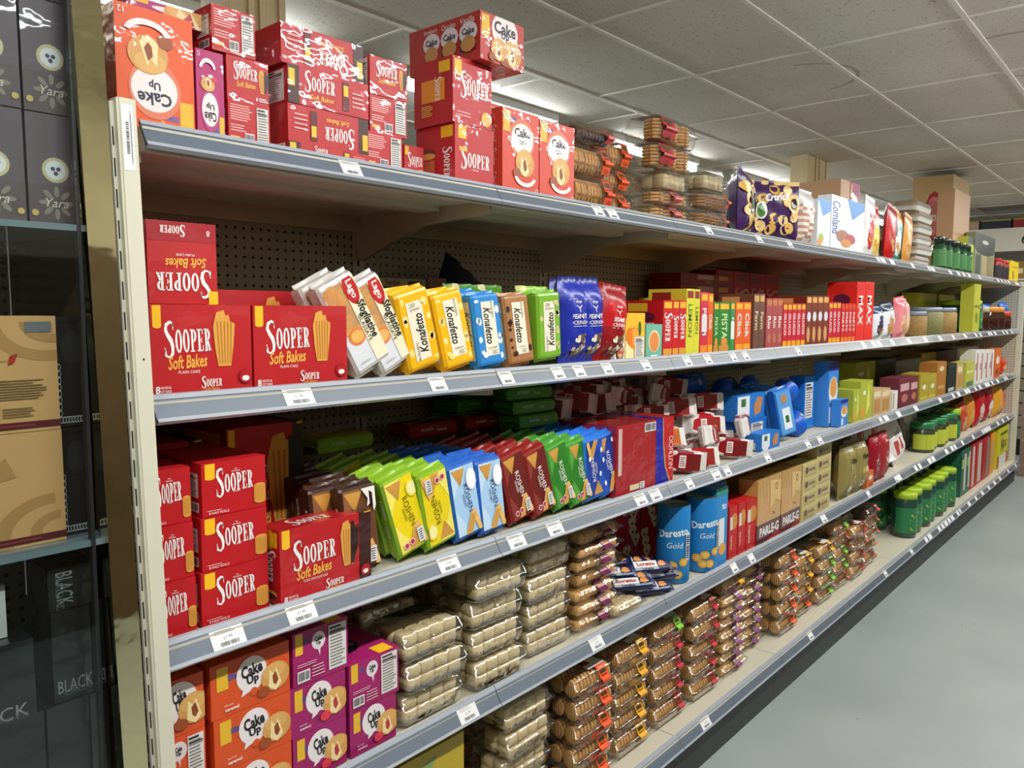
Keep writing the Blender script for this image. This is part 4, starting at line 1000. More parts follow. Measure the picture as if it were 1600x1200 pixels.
# ---------------- second shelf
Z2 = ROWS[2]; H2 = .166
for i, (a, b) in enumerate(((240, 396), (398, 544))):
    carton('soft_plain', X(a, .045, Z2) if i else .014, X(b, .045, Z2) - .002, .045, .16, Z2, H2, 'red plain cake carton upright on the second shelf, ' + ('nearest the end post' if i == 0 else 'right one beside the wrapped pastry packs'))
carton('soft_plain', .014 - .055, .150, .047, .15, Z2 + H2 + .001, .152, 'red plain cake carton upside down on top of the left one', None, True, name='biscuit_box') if False else None
simple('soft_portrait', RED, [])
DES['soft_portrait'] = (RED, {'f': lambda f, C: (f.rect(0, 0, 1, .24, C('a11220')), f.text('SOOPER', .64, .10, .09 * f.h, C(WH), cond=True, maxw=.4 * f.w), f.text('8', .12, .12, .07 * f.h, C(WH)), f.text('Soft Bakes', .46, .50, .12 * f.h, C(GOLD), bold=.02, shear=.25, rot=.04, maxw=.6 * f.w),
                                               f.text('SOOPER', .50, .73, .22 * f.h, C(WH), cond=True, maxw=.78 * f.w), f.text('PLAIN CAKE', .47, .40, .03 * f.h, C(WH)), f.rect(.0, .84, .14, 1.0, C(YEL))), 'l': soft_side}, True)
carton('soft_portrait', .016, .146, .05, .15, Z2 + H2 + .001, .148, 'red plain cake carton upside down on top of the left carton on the second shelf', None, True)
carton('soft_plain', X(350, .16, Z2), X(350, .16, Z2) + .23, .225, .15, Z2, .20, 'red plain cake carton standing behind the two front ones')
# pastry packs leaning left
def lean_pack(me, u, y, z, h, d, lean, label, group=None, w=.1, cat='packet', name='wafer_pack'):
    x = X(u, y, z)
    o = link(name, me, None, (x, y, z + .002 + abs(math.sin(lean)) * w / 2), (-.10, lean, 0)); return tag(o, label, cat, group)
sf = wafer_mesh('sfog', .105, .235, .045, Fo('d9dade'), mat('clear_white_film', 'c9c6c0', .25, coat=.8, bump=.003, bscale=40), sfogl)
for i, u in enumerate((590, 628, 563)):
    lean_pack(sf, u - (0, 0, 0)[i], .05 + (.0, .0, .06)[i], Z2, .2, .04, -.46, ('clear and cream pastry packet leaning left, middle of three', 'clear and cream pastry packet leaning left, the one touching the yellow wafers', 'clear and cream pastry packet leaning left, half hidden behind the other two')[i], w=.10)
kn = {'y': ('f2b613', 'f7dd8a', 'VANILLA'), 'b': ('2f86cc', 'e8eef2', 'COCONUT'), 'br': ('a77447', '3c2014', 'COCOA'), 'g': ('7ab031', 'd8c890', 'HAZELNUT')}
def km(c, w=.105): return wafer_mesh('kon' + c, w, .205, .045, Fo(kn[c][0]), Fo(kn[c][0]), konaf(*kn[c]), lambda f: (f.rect(.2, .05, .8, .95, Fo('d8cfa8')), f.text('Konafetto', .5, .5, .018, Fo('17140f'), shear=.3, rot=-PI / 2)))
for i, (c, u, ln, fl, lab) in enumerate((('y', 668, -.26, True, 'yellow vanilla wafer packet upside down, first after the pastry packets'), ('y', 722, -.20, False, 'yellow vanilla wafer packet the right way up'), ('b', 772, -.10, False, 'light blue coconut wafer packet'), ('br', 818, -.09, False, 'brown cocoa wafer packet'), ('g', 861, -.07, True, 'green hazelnut wafer packet upside down beside the blue bags'))):
    x = X(u, .05, Z2); me = km(c)
    if fl: o = link('wafer_pack', me, None, (x - math.sin(-ln) * .205, .05, Z2 + .207 * math.cos(ln) + .012), (0, PI + ln, 0)); o.rotation_euler[0] = 0
    else: o = link('wafer_pack', me, None, (x, .05, Z2 + .002 + abs(math.sin(ln)) * .05), (-.08, ln, 0))
    tag(o, lab, 'packet')
for i, (c, u, y) in enumerate((('y', 640, .12), ('b', 740, .11), ('g', 838, .13), ('y', 700, .11))):
    x = X(u, y, Z2); o = link('wafer_pack', km(c), None, (x, y, Z2 + .012), (-.04, -.14, 0)); tag(o, ('second yellow wafer packet hidden behind the upside down one', 'blue wafer packet standing behind the light blue front one', 'green wafer packet standing behind the brown one', 'yellow wafer packet wedged behind the upright yellow one')[i], 'packet')
# brown stacked wafers at the back
simple('brownwaf', '4a2414', [('r', .02, .3, .68, .86, 'a89878'), ('t', 'Tondini', .2, .58, .34, '2c1a12', .0, .2), ('r', .42, .45, .62, .7, '2a1a14'), ('r', .72, 0, 1, 1, '8a5636')])
for k in range(4):
    carton('brownwaf', .78 + .006 * (k % 2), 1.05, .36, .14, Z2 + .118 + k * .042 if False else Z2 + k * .0425, .042, 'brown wafer box at the back of the second shelf, %s in its pile' % ('bottom', 'second from bottom', 'second from top', 'top')[k])
for k in range(4, 6):
    carton('brownwaf', .78 + .006 * (k % 2), 1.05, .36, .14, Z2 + k * .0425, .042, 'brown wafer box at the back of the second shelf, %s' % ('laid second highest of all', 'laid highest of all')[k - 4])
nb = bag_mesh('navy', .32, .27, .10, lambda s, t, side: Fo('10143a'), lambda f: f.text('deep', .5, .5, .05, Fo('5a628a'), bold=.02), 21)
bag(nb, 1.16, .42, Z2 + .04, 'dark navy bag slumped high at the back of the second shelf', ry=.55, rx=-.2)
gb = bag_mesh('greennut', .26, .24, .08, lambda s, t, side: Fo('4f8f22') if (int(s * 7) + int(t * 9)) % 3 else Fo('d8cf9a'), None, 22)
bag(gb, 1.10, .26, Z2 + .0, 'green nut patterned bag behind the blue coconut packet', rx=-.15)
gl = bag_mesh('greenleaf', .24, .235, .06, lambda s, t, side: Fo('8cc23a') if (int(s * 5 + t * 6)) % 3 else Fo('d9dc8a'), None, 23)
bag(gl, 1.30, .17, Z2, 'light green bag with a folded top behind the green wafer packet', rx=-.1)
# blue and red crunch bags
def crunch(f, word, C=Fo):
    w, h = f.w, f.h
    for a, b, c, d in ((.16, .24, .17, .74), (.83, .24, .84, .74)): f.rect(a, b, c, d, C('e8c8c8'))
    f.rect(.16, .74, .84, .745, C('e8c8c8'))
    f.text('deep', .5, .71, .013, C(WH), bold=.01); v, q = ring(.5, .67, .10, .03, .075, .022, 180, 360, 8); f.put(v, q, C(WH)); f.text('Y', .5, .62, .014, C(WH), bold=.02)
    f.text(word, .5, .545, .014, C(WH), bold=.02, maxw=.5 * w); f.text('+CRUNCH+', .5, .475, .012, C(WH), bold=.01, maxw=.5 * w); f.rect(.28, .43, .72, .435, C(WH))
    rr = random.Random(2)
    for i in range(22): f.ell(rr.uniform(.30, .70), rr.uniform(.08, .34), .008, C(rr.choice(('b08a62', 'd8c4a0', '6a4a34', 'ebe0c8'))), .007, n=6, lay=8)
bb = bag_mesh('bluecr', .135, .262, .075, lambda s, t, side: Fo('1f2f9e') if t < .93 else Fo('1a2470'), lambda f: crunch(f, 'PEANUT'), 31, fin=.09)
rb = bag_mesh('redcr', .14, .245, .075, lambda s, t, side: Fo('c01c22') if .45 < t < .78 and side < 0 else Fo('8f151a'), lambda f: crunch(f, 'SESAME'), 32, fin=.09)
for i, (u, lab) in enumerate(((893, 'blue peanut snack bag, nearest of the blue ones'), (918, 'blue peanut snack bag, between another blue bag and the red bag'))):
    bag(bb, X(u, .07, Z2), .075, Z2, lab, ry=-.03)
bag(bb, X(880, .18, Z2), .19, Z2, 'blue snack bag standing behind the nearest front one'); bag(bb, X(906, .18, Z2), .19, Z2 , 'blue snack bag standing in the second row behind the other')
bag(rb, X(948, .06, Z2) , .065, Z2, 'red sesame snack bag leaning right beside the white carton', ry=.08, rx=.04); bag(rb, X(938, .16, Z2), .17, Z2, 'red snack bag half hidden behind the leaning red one')
simple('whitecurl', 'ece8de', [('t', 'Jam', .55, .72, .16, '1f2a24', .0, .8), ('e', .5, .18, .42, .2, '3a1c14'), ('e', .55, .18, .3, .14, 'e0a878'), ('r', .3, .14, .8, .2, 'b85a2a')])
simple('orangefruit', 'f2b92a', [('r', 0, 0, .4, .4, 'f4e6b0'), ('e', .45, .46, .36, .24, 'e8861c'), ('e', .5, .48, .28, .18, 'f0a23a'), ('e', .2, .5, .16, .2, 'df7a18'), ('e', .72, .66, .08, .16, '2f6a2a'), ('r', .46, .02, .95, .48, 'e6e6e0'), ('n', .48, .04, .93, .46)])
simple('tealarch', '6fb39a', [('e', .5, .5, .36, .34, 'e8d8b0'), ('e', .5, .48, .30, .30, 'df8a4a'), ('r', .3, .05, .7, .09, 'e6f0e8')])
def row2(des, u0, u1, v, lab, y=.05, d=.16, group=None, dh=0):
    x0 = X(u0, y, Z2); x1 = X(u1, y, Z2); return carton(des, x0, x1 - .0015, y, d, Z2 , Zv(v, x0, y) - Z2, lab, group)
row2('whitecurl', 960, 976, 491, 'white carton with a chocolate swirl, left of the orange fruit carton', d=.03)
row2('orangefruit', 977, 1007, 489, 'yellow carton with sliced oranges and a white panel', y=.048, d=.05)
row2('tealarch', 1009, 1034, 507, 'small teal carton with an orange arch picture', d=.03, y=.045)
# spine-out cartons
def spine(name, base, words, top='e8b02a', bot=None, tc=WH, extra=()):
    simple(name, base, [('r', .1, .86, .9, .97, top)] + ([('r', .05, 0, .95, .14, bot)] if bot else []) + [('s', words, .5, .52, .52, tc, .5)] + list(extra), left=[('r', .1, .8, .6, .95, top), ('e', .5, .7, .3, .1, '5a1a3a'), ('t', words, .5, .55, .1, tc)])
spine('sp_red', 'c4141c', 'SOOPER', bot='d89a3a'); spine('sp_yel', 'd6d03a', 'LEMON', top='8a2a20', tc='5a7a1a'); spine('sp_pink', 'c92a44', 'PLUM', bot='e88a2a', extra=(('r', .15, .35, .85, .62, 'dcd8d8'),))
spine('sp_gre', '2b7a2a', 'PISTA', bot='c98a3a', tc='bfe0a0', extra=(('e', .5, .2, .3, .10, 'd88a3a'),)); spine('sp_green2', '3a8a4a', 'PISTA', tc='e8f0e8', extra=(('r', .1, .25, .9, .6, 'e0e4dc'),))
spine('sp_ora', 'df5a1e', 'Click', bot='f0a02a'); spine('sp_bro', '6a4638', 'Farm', top='d0a060', tc='e0d0a0'); spine('sp_rose', 'a84a4a', 'Rio', top='c07a4a', extra=(('e', .5, .2, .3, .10, 'b8705a'),))
spine('sp_stripe', 'c21c34', 'GLUCO', bot='e8a41e'); spine('sp_oval', '7a3220', '', top='e0a860', extra=(('e', .5, .58, .34, .10, 'd8d8e8'), ('e', .45, .22, .3, .16, 'cf9a66')))
spine('sp_plainred', 'c81e1e', 'PARTY', bot='e87a2a', top='d84a1e'); spine('sp_tallred', 'e02a1e', 'MAX', top='d0201a', bot=None)
SP = [('sp_red', 1035, 1050, 469, 'red spine-out carton, first after the teal carton'), ('sp_red', 1050, 1060, 469, 'red spine-out carton, middle of the first three'), ('sp_red', 1060, 1071, 469, 'red spine-out carton, next to the tall yellow cartons'),
      ('sp_yel', 1071, 1083, 451, 'tall yellow carton, left of two'), ('sp_yel', 1083, 1092, 452, 'tall yellow carton, right of two'), ('sp_pink', 1093, 1105, 456, 'pink carton with a white panel between yellow and orange'),
      ('sp_ora', 1105, 1113, 458, 'narrow orange topped carton before the green ones'), ('sp_gre', 1114, 1122, 472, 'green carton, left of the green pair'), ('sp_gre', 1122, 1139, 472, 'green carton, wider one of the green pair'),
      ('sp_green2', 1140, 1147, 472, 'green and white carton beside the orange ones'), ('sp_ora', 1148, 1160, 472, 'orange carton, left of two after the green cartons'), ('sp_ora', 1160, 1172, 472, 'orange carton, right of two after the green cartons'),
      ('sp_bro', 1176, 1185, 459, 'grey brown carton, left of two'), ('sp_bro', 1185, 1193, 459, 'grey brown carton, right of two'),
      ('sp_rose', 1196, 1205, 466, 'dull rose carton, left of three'), ('sp_rose', 1205, 1213, 466, 'dull rose carton, middle of three'), ('sp_rose', 1213, 1221, 466, 'dull rose carton, right of three')]
for i in range(5): SP.append(('sp_stripe', 1222 + i * 7.1, 1222 + i * 7.1 + 6.8, 474, 'narrow crimson carton with an orange foot, %s of the row of five' % NTH[i]))
for i in range(4): SP.append(('sp_oval', 1258 + i * 8.8, 1258 + i * 8.8 + 8.5, 462, 'brown carton with a white oval, %s of the row of four' % NTH[i]))
for i in range(3): SP.append(('sp_stripe', 1293.5 + i * 6.2, 1293.5 + i * 6.2 + 6, 472, 'narrow crimson carton right of the white oval ones, %s of three' % NTH[i]))
for i in range(4): SP.append(('sp_plainred', 1313 + i * 5.6, 1313 + i * 5.6 + 5.4, 474, 'slim scarlet carton left of the tall red pair, %s of four' % NTH[i]))
for i in range(2): SP.append(('sp_tallred', 1336 + i * 13.5, 1336 + i * 13.5 + 13, 440, 'tallest bright red carton on the second shelf, %s of two' % ('left', 'right')[i]))
for s in SP: row2(*s)
# second row behind the spines
x = X(1045, .22, Z2)
BK = [('sp_yel', .10, .215), ('sp_yel', .12, .215), ('sp_red', .10, .20), ('sp_bro', .14, .21), ('sp_ora', .16, .20), ('sp_bro', .2, .22), ('sp_rose', .2, .2), ('sp_gre', .22, .21), ('sp_stripe', .25, .2), ('sp_gre', .3, .23), ('sp_red', .3, .24)]
names = ['yellow', 'second yellow', 'red', 'brown', 'orange', 'larger brown', 'rose', 'green', 'crimson', 'larger green', 'larger red']
for (des, w_, h_), nm in zip(BK, names):
    carton(des, x, x + w_ - .004, .24, .12, Z2, h_, '%s carton in the shaded back row behind the spine-out cartons' % nm); x += w_
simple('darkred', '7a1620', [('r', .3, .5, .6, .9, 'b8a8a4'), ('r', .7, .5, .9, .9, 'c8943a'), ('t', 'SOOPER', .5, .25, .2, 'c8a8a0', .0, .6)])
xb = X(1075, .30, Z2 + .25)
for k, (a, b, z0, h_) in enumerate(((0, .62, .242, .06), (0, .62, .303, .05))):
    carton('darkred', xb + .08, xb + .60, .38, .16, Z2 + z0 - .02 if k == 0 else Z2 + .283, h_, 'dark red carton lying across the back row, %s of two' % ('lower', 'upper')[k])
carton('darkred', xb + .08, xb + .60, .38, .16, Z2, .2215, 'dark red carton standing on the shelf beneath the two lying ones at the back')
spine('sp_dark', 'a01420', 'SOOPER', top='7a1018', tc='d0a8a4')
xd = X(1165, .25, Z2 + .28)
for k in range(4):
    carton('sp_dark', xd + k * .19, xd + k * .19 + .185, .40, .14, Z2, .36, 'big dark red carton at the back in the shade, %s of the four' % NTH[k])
# far part of the second shelf
bag(pouch('wb', .20, .20, .08, 'dfe4ea', '1c3560', '3a3450', 41, 'Milk', '1c3560'), X(1368, .06, Z2), .07, Z2, 'white pouch with a navy top right of the tall red cartons', ry=-.05, name='pouch')
bag(pouch('wb2', .24, .22, .08, 'e3e6ea', '17304a', 'c8946a', 42, 'Nutty', WH), X(1384, .06, Z2), .07, Z2, 'white and navy pouch with a nut picture before the pink bags', ry=-.06, name='pouch')
bag(pouch('pk', .20, .26, .08, 'e0868c', 'dc6f7c', 'e3b892', 43), X(1402, .07, Z2), .07, Z2, 'pink bag, left of two', ry=-.08, name='pouch')
bag(pouch('pk2', .20, .25, .08, 'e9a9a4', 'e79a9a', 'e8c8a8', 44), X(1412, .07, Z2), .09, Z2, 'pale pink bag, right of two', ry=-.05, name='pouch')
bag(pouch('pk3', .22, .30, .07, 'b84a62', 'c05a70', 'a84058', 45), X(1352, .3, Z2), .32, Z2, 'deep pink bag at the back behind the navy topped pouches', name='pouch')
m_clj = clear_mat('jar_plastic', 'd8d4b8', base=.08); m_nut = mat('mixed_nuts', '9a7a44', .7, var=.45, bscale=70); m_ol = mat('olive_mix', '7d7a4a', .6, var=.4, bscale=60)
m_lidc = mat('grey_clear_lid', '8a93a4', .2, coat=.5); m_lime = mat('lime_lid', 'a9c82a', .35, coat=.3); m_dgreen = mat('dark_green_fill', '23443a', .3, coat=.6)
for i, (u, r_, h_, m_, t_) in enumerate(((1431, .085, .17, m_nut, 'shorter'), (1448, .12, .20, m_ol, 'wide'), (1471, .12, .20, m_nut, 'third'))):
    jar('pj%d' % i, r_, h_, m_, m_lidc, None, X(u, .12, Z2), .14, Z2, '%s clear jar of mixed nibbles, %s along from the pink bags' % (t_, NTH[i]), lidh=.03)
jar('greenjar', .17, .27, m_dgreen, m_lime, mat('green_label', '2a7a4a', .45), X(1503, .2, Z2), .22, Z2, 'large lime lidded jar with a dark green label', lidh=.04, lab2=mat('gold_art', 'd9b84a', .4))
simple('limecase', 'b9b83a', [('r', .05, .5, .95, .56, '8a8a2a'), ('e', .5, .3, .2, .12, '6a8a2a')])
xl = X(1437, .40, Z2 + .1)
for k in range(2):
    carton('limecase', xl + k * .72, xl + k * .72 + .62, .42, .13, Z2, .33, 'tall olive green case at the back behind the jars, %s of two' % NTH[k])
carton('limecase', X(1516, .06, Z2), X(1526, .06, Z2), .045, .1, Z2, .405, 'narrow tall lime carton right of the large lime lidded jar')
m_amb = mat('amber_jar', '3c1e14', .15, coat=.6)
for i, (u, lid_) in enumerate(((1533, 'c8bda0'), (1543, 'e0903a'), (1552, 'e0903a'), (1563, 'd2422a'))):
    jar('amb' + lid_, .10 if i else .07, .22 if i < 3 else .18, m_amb, mat('cap_' + lid_, lid_, .3), None, X(u, .12, Z2), .13, Z2, 'dark jar with a %s cap near the second shelf far end%s' % (('cream', 'orange', 'orange', 'red')[i], ('', ', left of two', ', right of two', '')[i]), lidh=.05)
for i, u in enumerate((1575, 1584)):
    bag(pouch('blu%d' % i, .30, .27, .1, '1f62c0', '2a74d0', 'd9dde6', 50 + i), X(u, .1, Z2) - .25 + .13 * i, .12 + .16 * i, Z2, 'bright blue bag at the far end of the second shelf, %s one' % ('near', 'far')[i], name='pouch')
bag(pouch('blu3', .4, .29, .07, '182c66', '1c3a7c', '20386e', 55), 8.2, .47, Z2, 'dark blue bag standing behind the dark capped jars', name='pouch')
# ---------------- third shelf
Z3 = ROWS[3]
# small original boxes, three high, two columns
H3 = .104
for col, (xa_, xb_) in enumerate(((.0, .088), (.094, .238))):
    zz3 = Z3
    for k in range(3):
        back = (k == 0)
        nm = ('nearest the end post', 'right hand column')[col]; lv = ('lowest', 'middle', 'topmost')[k]
        if k == 0:
            if col == 0: carton('orig_lowleft', .0, .105, .046, .2, zz3, H3, 'small red cookie box showing back print, lowest and nearest the end post', None) if False else None
        carton('orig', xa_ + (.006 * k if col else 0), xb_ + (.002 * k if col else -.004), .05 + .004 * k, .21, zz3, H3, 'small red original cookie box, %s of three, %s' % (lv, nm)); zz3 += H3 + .001
carton('soft_choc_dry', X(362, .27, Z3), X(462, .27, Z3) + .03, .275, .22, Z3, .34, 'red chocolate cake carton standing tall behind the small cookie boxes')
carton('soft_choc_dry', .02, .22, .275, .22, Z3, .325, 'dark topped red carton at the back behind the end post')
carton('soft_choc', .253, .487, .030, .075, Z3, .158, 'big front red chocolate cake carton with a dark brown end')
m_cocoa = None
PK = {'cocoa': ('6b442c', '8a6040', 'Cocoa', '3a2014'), 'lemon': ('ecd41c', 'f4e46a', 'Lemon', '8ab62a'), 'coco': ('a8cdec', 'c2ddf2', 'Coconut & Almond', '2a66c0'), 'hazel': ('6a2420', '8a3a30', 'Hazelnut', '8f1f1a'), 'green': ('2f7a26', '57a040', 'Cacao', '4a9a34'), 'milk': ('20409a', '2a54b8', 'Milk', '2a78d8')}
def rosh(c, w=.098, h=.215):
    p = PK[c]; return wafer_mesh('ros' + c, w, h, .042, Fo(p[0]), Fo(p[3]), roshen_front(p[0], p[1], c), roshen_left('ROSHEN', p[2], p[3]))
FR3 = [('cocoa', 572, -.05, False, 'brown cocoa wafer packet beside the big front red carton'), ('lemon', 652, -.26, False, 'yellow lemon wafer packet the right way up'), ('lemon', 694, -.20, True, 'yellow lemon wafer packet upside down beside the pale blue ones'),
       ('coco', 737, -.13, False, 'pale blue coconut wafer packet, left of two'), ('coco', 774, -.06, False, 'pale blue coconut wafer packet, right of two'), ('hazel', 820, -.22, False, 'maroon hazelnut wafer packet, left of two'), ('hazel', 855, -.22, False, 'maroon hazelnut wafer packet, right of two'),
       ('green', 887, -.22, False, 'green cacao wafer packet, left of two'), ('green', 913, -.13, False, 'green cacao wafer packet, right of two'), ('milk', 931, -.08, True, 'dark blue milk wafer packet upside down'), ('milk', 957, -.17, False, 'dark blue milk wafer packet the right way up beside the crimson case')]
def place_w(me, u, y, z, ln, fl, lab, h=.215, w=.098, grp=None, rx=-.07):
    x = X(u, y, z)
    if fl: o = link('wafer_pack', me, None, (x - math.sin(-ln) * h, y + .0, z + h * math.cos(ln) + abs(math.sin(ln)) * w / 2 + .003), (0, PI + ln, 0))
    else: o = link('wafer_pack', me, None, (x, y, z + .003 + abs(math.sin(ln)) * w / 2), (rx, ln, 0))
    return tag(o, lab, 'packet', grp)
for i, (c, u, ln, fl, lab) in enumerate(FR3): place_w(rosh(c), u, .05 + .003 * (i % 2), Z3, ln, fl, lab)
cn = {'cocoa': 'brown', 'lemon': 'yellow', 'coco': 'pale blue', 'hazel': 'maroon', 'green': 'green', 'milk': 'dark blue'}
rr = random.Random(11)
place_w(rosh('cocoa'), 525, .09, Z3, -.04, False, 'brown cocoa wafer packet partly behind the big red carton')
for row in range(1, 6):
    for i, (c, u, ln, fl, lab) in enumerate(FR3):
        if row > 4 and c in ('green',): continue
        xx = X(u, .05, Z3); y = .05 + .05 * row
        if rr.random() < .06: continue
        o = link('wafer_pack', rosh(c), None, (xx + rr.uniform(-.008, .008), y, Z3 + .003 + abs(math.sin(ln)) * .049), (-.05, ln, rr.uniform(-.04, .04)))
        tag(o, 'one of several %s wafer packets lined up behind the front ones' % cn[c], 'packet', 'wafer packets lined up behind the front row')
gm = rosh('green'); hm = rosh('hazel')
xg = X(775, .30, Z3 + .25)
for k in range(3):
    o = link('wafer_pack', gm, None, (xg + .28 - .012 * k, .31, Z3 + .270 + .046 * k), (-PI / 2, 0, PI / 2 - .08 * k)); tag(o, 'green wafer packet laid flat on the back rows, %s of three' % ('lowest', 'middle', 'topmost')[k], 'packet')
bkb = bag_mesh('blackgreen', .30, .30, .09, lambda s, t, side: Fo('152018'), None, 61)
for k in range(3):
    o = link('wafer_pack', rosh('green', .11, .26), None, (xg + .20, .49, Z3 + .275 + .046 * k), (-PI / 2, 0, PI / 2 + .05 * k)); tag(o, 'dark green wafer packet against the pegboard, %s of the pile' % ('lowest', 'middle', 'topmost')[k], 'packet')
for k in range(2):
    o = link('wafer_pack', hm, None, (X(640, .38, Z3 + .22) + .2 + .235 * k, .42, Z3 + .270), (-PI / 2, 0, PI / 2)); tag(o, 'maroon wafer packet laid flat on the back rows, %s one' % ('left', 'right')[k], 'packet')
o = link('wafer_pack', rosh('lemon'), None, (X(575, .40, Z3 + .2), .42, Z3 + .270), (-PI / 2, 0, PI / 2 + .1)); tag(o, 'lime and yellow wafer packet lying on top at the back left', 'packet')
# crimson case
design('crimson', 'a3161e', {'f': lambda f, C: (f.rect(.67, 0, .75, 1, C('1a1a9c')), f.poly([(.75, 0), (.93, 0), (.84, .25), (.80, .6), (.79, 1), (.75, 1)], C('1a1a9c')), f.poly([(.93, 0), (.95, 0), (.86, .25), (.815, .6), (.80, 1), (.79, 1), (.80, .6), (.84, .25)], C('d8a43a')), f.rect(.80, .0, 1, 1, C('c2181e'), 2), f.text('NUTRICIO', .95, .45, .03, C('e9e2dc'), rot=PI / 2, maxw=.5 * f.h),
                                             f.barcode(.46, .84, .66, .97, C('dcd8d2'), C('3a3a46')), f.rect(.22, .04, .38, .12, C('dcd0a8')), f.rect(.39, .03, .47, .13, C('dcdcd8')), f.lines(.40, .045, .46, .12, 3, C('66666a')), f.rect(.02, .3, .08, .96, C('d8b0a8'))), 't': lambda f, C: (f.rect(.67, 0, .78, 1, C('1a1a9c')), f.rect(.78, 0, 1, 1, C('c2181e')))}, True)
xc0 = X(952, .05, Z3); xc1 = X(1049, .05, Z3)
carton('crimson', xc0 + .03, xc1, .045, .22, Z3, .235, 'crimson carton with a dark blue stripe and barcode beside the wafer packets', cat='carton', name='carton')
# pile of white and red rusk packets
def rusk_mesh(key, base, accent, brown, L_=.19, H_=.075, D_=.055):
    mb = MB(); rr = random.Random(len(key) * 5); C = Fo; ls = []
    prof = ((-.5, .16, 1.0), (-.44, .22, 1.02), (-.37, .75, .92), (-.32, 1, 1), (-.17, 1, 1), (.17, 1, 1), (.32, 1, 1), (.37, .75, .92), (.44, .22, 1.02), (.5, .16, 1.0))
    for t, s, q in prof:
        ls.append([(t * L_, y * D_ / 2 * s + rr.uniform(-.003, .003) * (s < 1), H_ / 2 * z * q * (1 if s > .5 else .95) + rr.uniform(-.003, .003) * (s < 1)) for y, z in ((-1, -.85), (-.8, -1), (.8, -1), (1, -.85), (1, .85), (.8, 1), (-.8, 1), (-1, .85))])
    mb.loops(ls[:4], C(base), (True, False), False); mb.loops(ls[3:5], C(base), (False, False), False); mb.loops(ls[4:6], C(accent), (False, False), False); mb.loops(ls[5:], C(base), (False, True), False)
    f = Fr(lambda s, t, o: (-L_ * .32 + s * L_ * .64, -D_ / 2 - o, -H_ * .42 + t * H_ * .84), L_ * .64, H_ * .84, mb)
    f.poly([(0, .2), (.3, .0), (.3, 1), (.05, .8)], C(accent)); f.rect(.30, .12, .52, .88, C('e6dcd6')); f.lines(.33, .2, .5, .8, 5, C('7a3a3a'), .4)
    f.rect(.55, 0, 1, 1, C(accent)); k = f.k + 1
    for i in range(6): f.poly([(.58 + i * .07, .1), (.61 + i * .07, .1), (.66 + i * .07, .9), (.63 + i * .07, .9)], C(brown), k)
    f.k = k
    ft = Fr(lambda s, t, o: (-L_ * .32 + s * L_ * .64, -D_ * .4 + t * D_ * .8, H_ / 2 + o), L_ * .64, D_ * .8, mb)
    ft.poly([(0, .1), (.62, .3), (.62, .9), (.1, .8)], C(accent)); ft.text('Cake Rusk', .32, .5, .011, C(WH), bold=.03, maxw=.05); ft.rect(.66, .1, .9, .8, C('dfdad4'))
    return mb.mesh('rusk_packet')
ruM = [rusk_mesh('rk1', 'dedad6', 'a8141e', '6a3a24'), rusk_mesh('rk22', 'dedad6', 'e0762a', '8a4a24'), rusk_mesh('rk333', 'd8d2cc', '8c1420', '4a2a1c')]
x0r = X(1050, .05, Z3) + .03; rr = random.Random(17)
BLUE = []
# blue biscuit boxes and rolls
simple('bluebox', '1f74c8', [('r', .02, .15, .44, .95, 'dfe3e6'), ('e', .22, .2, .16, .3, 'dfe3e6'), ('r', .14, .55, .30, .85, '3a6a3a'), ('p', [(.62, .12), (.84, .2), (.92, .8), (.72, .86), (.58, .5)], 'c0804a')], left=[('r', .1, .05, .6, .45, 'c8c4c0')])
simple('bluebox_n', '1e6cc0', [('r', .40, .1, .85, .85, 'e2e2de'), ('n', .42, .12, .84, .84), ('r', .1, .1, .2, .6, 'd8e0e8')])
xb = X(1180, .06, Z3)
BLUE.append(carton('bluebox_n', xb + .02, xb + .30, .14, .16, Z3, .125, 'blue biscuit box with a white table, lower of the stacked blue pair'))
BLUE.append(carton('bluebox', xb - .02, xb + .27, .14, .16, Z3 + .126, .115, 'blue biscuit box with a leaf picture, upper of the stacked blue pair'))
BLUE.append(carton('bluebox', xb + .04, xb + .24, .05, .07, Z3, .075, 'low blue biscuit box at the shelf edge in front of the stacked pair'))
hp = Heap(); [hp.fixed(o) for o in COL.objects if o.name.startswith('carton') and o.get('category') == 'carton']; [hp.fixed(o) for o in BLUE]
rr = random.Random(29)
spots = []
for ps in range(5):
    for y in (.085, .165, .25, .335, .42, .50):
        x = x0r + (.10 if y < .30 else -.42) + (.055 if ps % 2 else 0)
        while x < x0r + .98 - max(0, y - .15) * .7 - ps * .05:
            spots.append((x + rr.uniform(-.012, .012), y + rr.uniform(-.012, .012))); x += .105
for (x, y) in spots + [(rr.uniform(x0r + .1, x0r + .9), rr.uniform(.08, .22)) for _ in range(150)]:
    prof = .185 + .60 * max(0, y - .10); prof = min(prof, .345) * (1 if x < x0r + .70 else .8)
    k = rr.choice((0, 0, 0, 1, 2, 2))
    o = hp.drop('rusk_packet', ruM[k], x, y, (rr.uniform(-.40, .10), rr.uniform(-.15, .15), rr.choice((-.95, -.6, -.8, .3)) + rr.uniform(-.12, .12)), Z3, Z3 + prof)
    if o: tag(o, 'crumpled white packet with %s band in the loose heap on the third shelf' % ('a bright red', 'an orange', 'a dark red')[k], 'packet', 'loose heap of rusk packets, %s ones' % ('bright red', 'orange', 'dark red')[k])
bp = wafer_mesh('bluepk', .11, .24, .05, Fo('5a9ad8'), Fo('2a70c4'), lambda f: (f.rect(.25, .1, .8, .6, Fo('dfe6ea')), f.rect(.4, .25, .65, .42, Fo('3a6a3a')), f.ell(.5, .82, .02, Fo('c0804a'))))
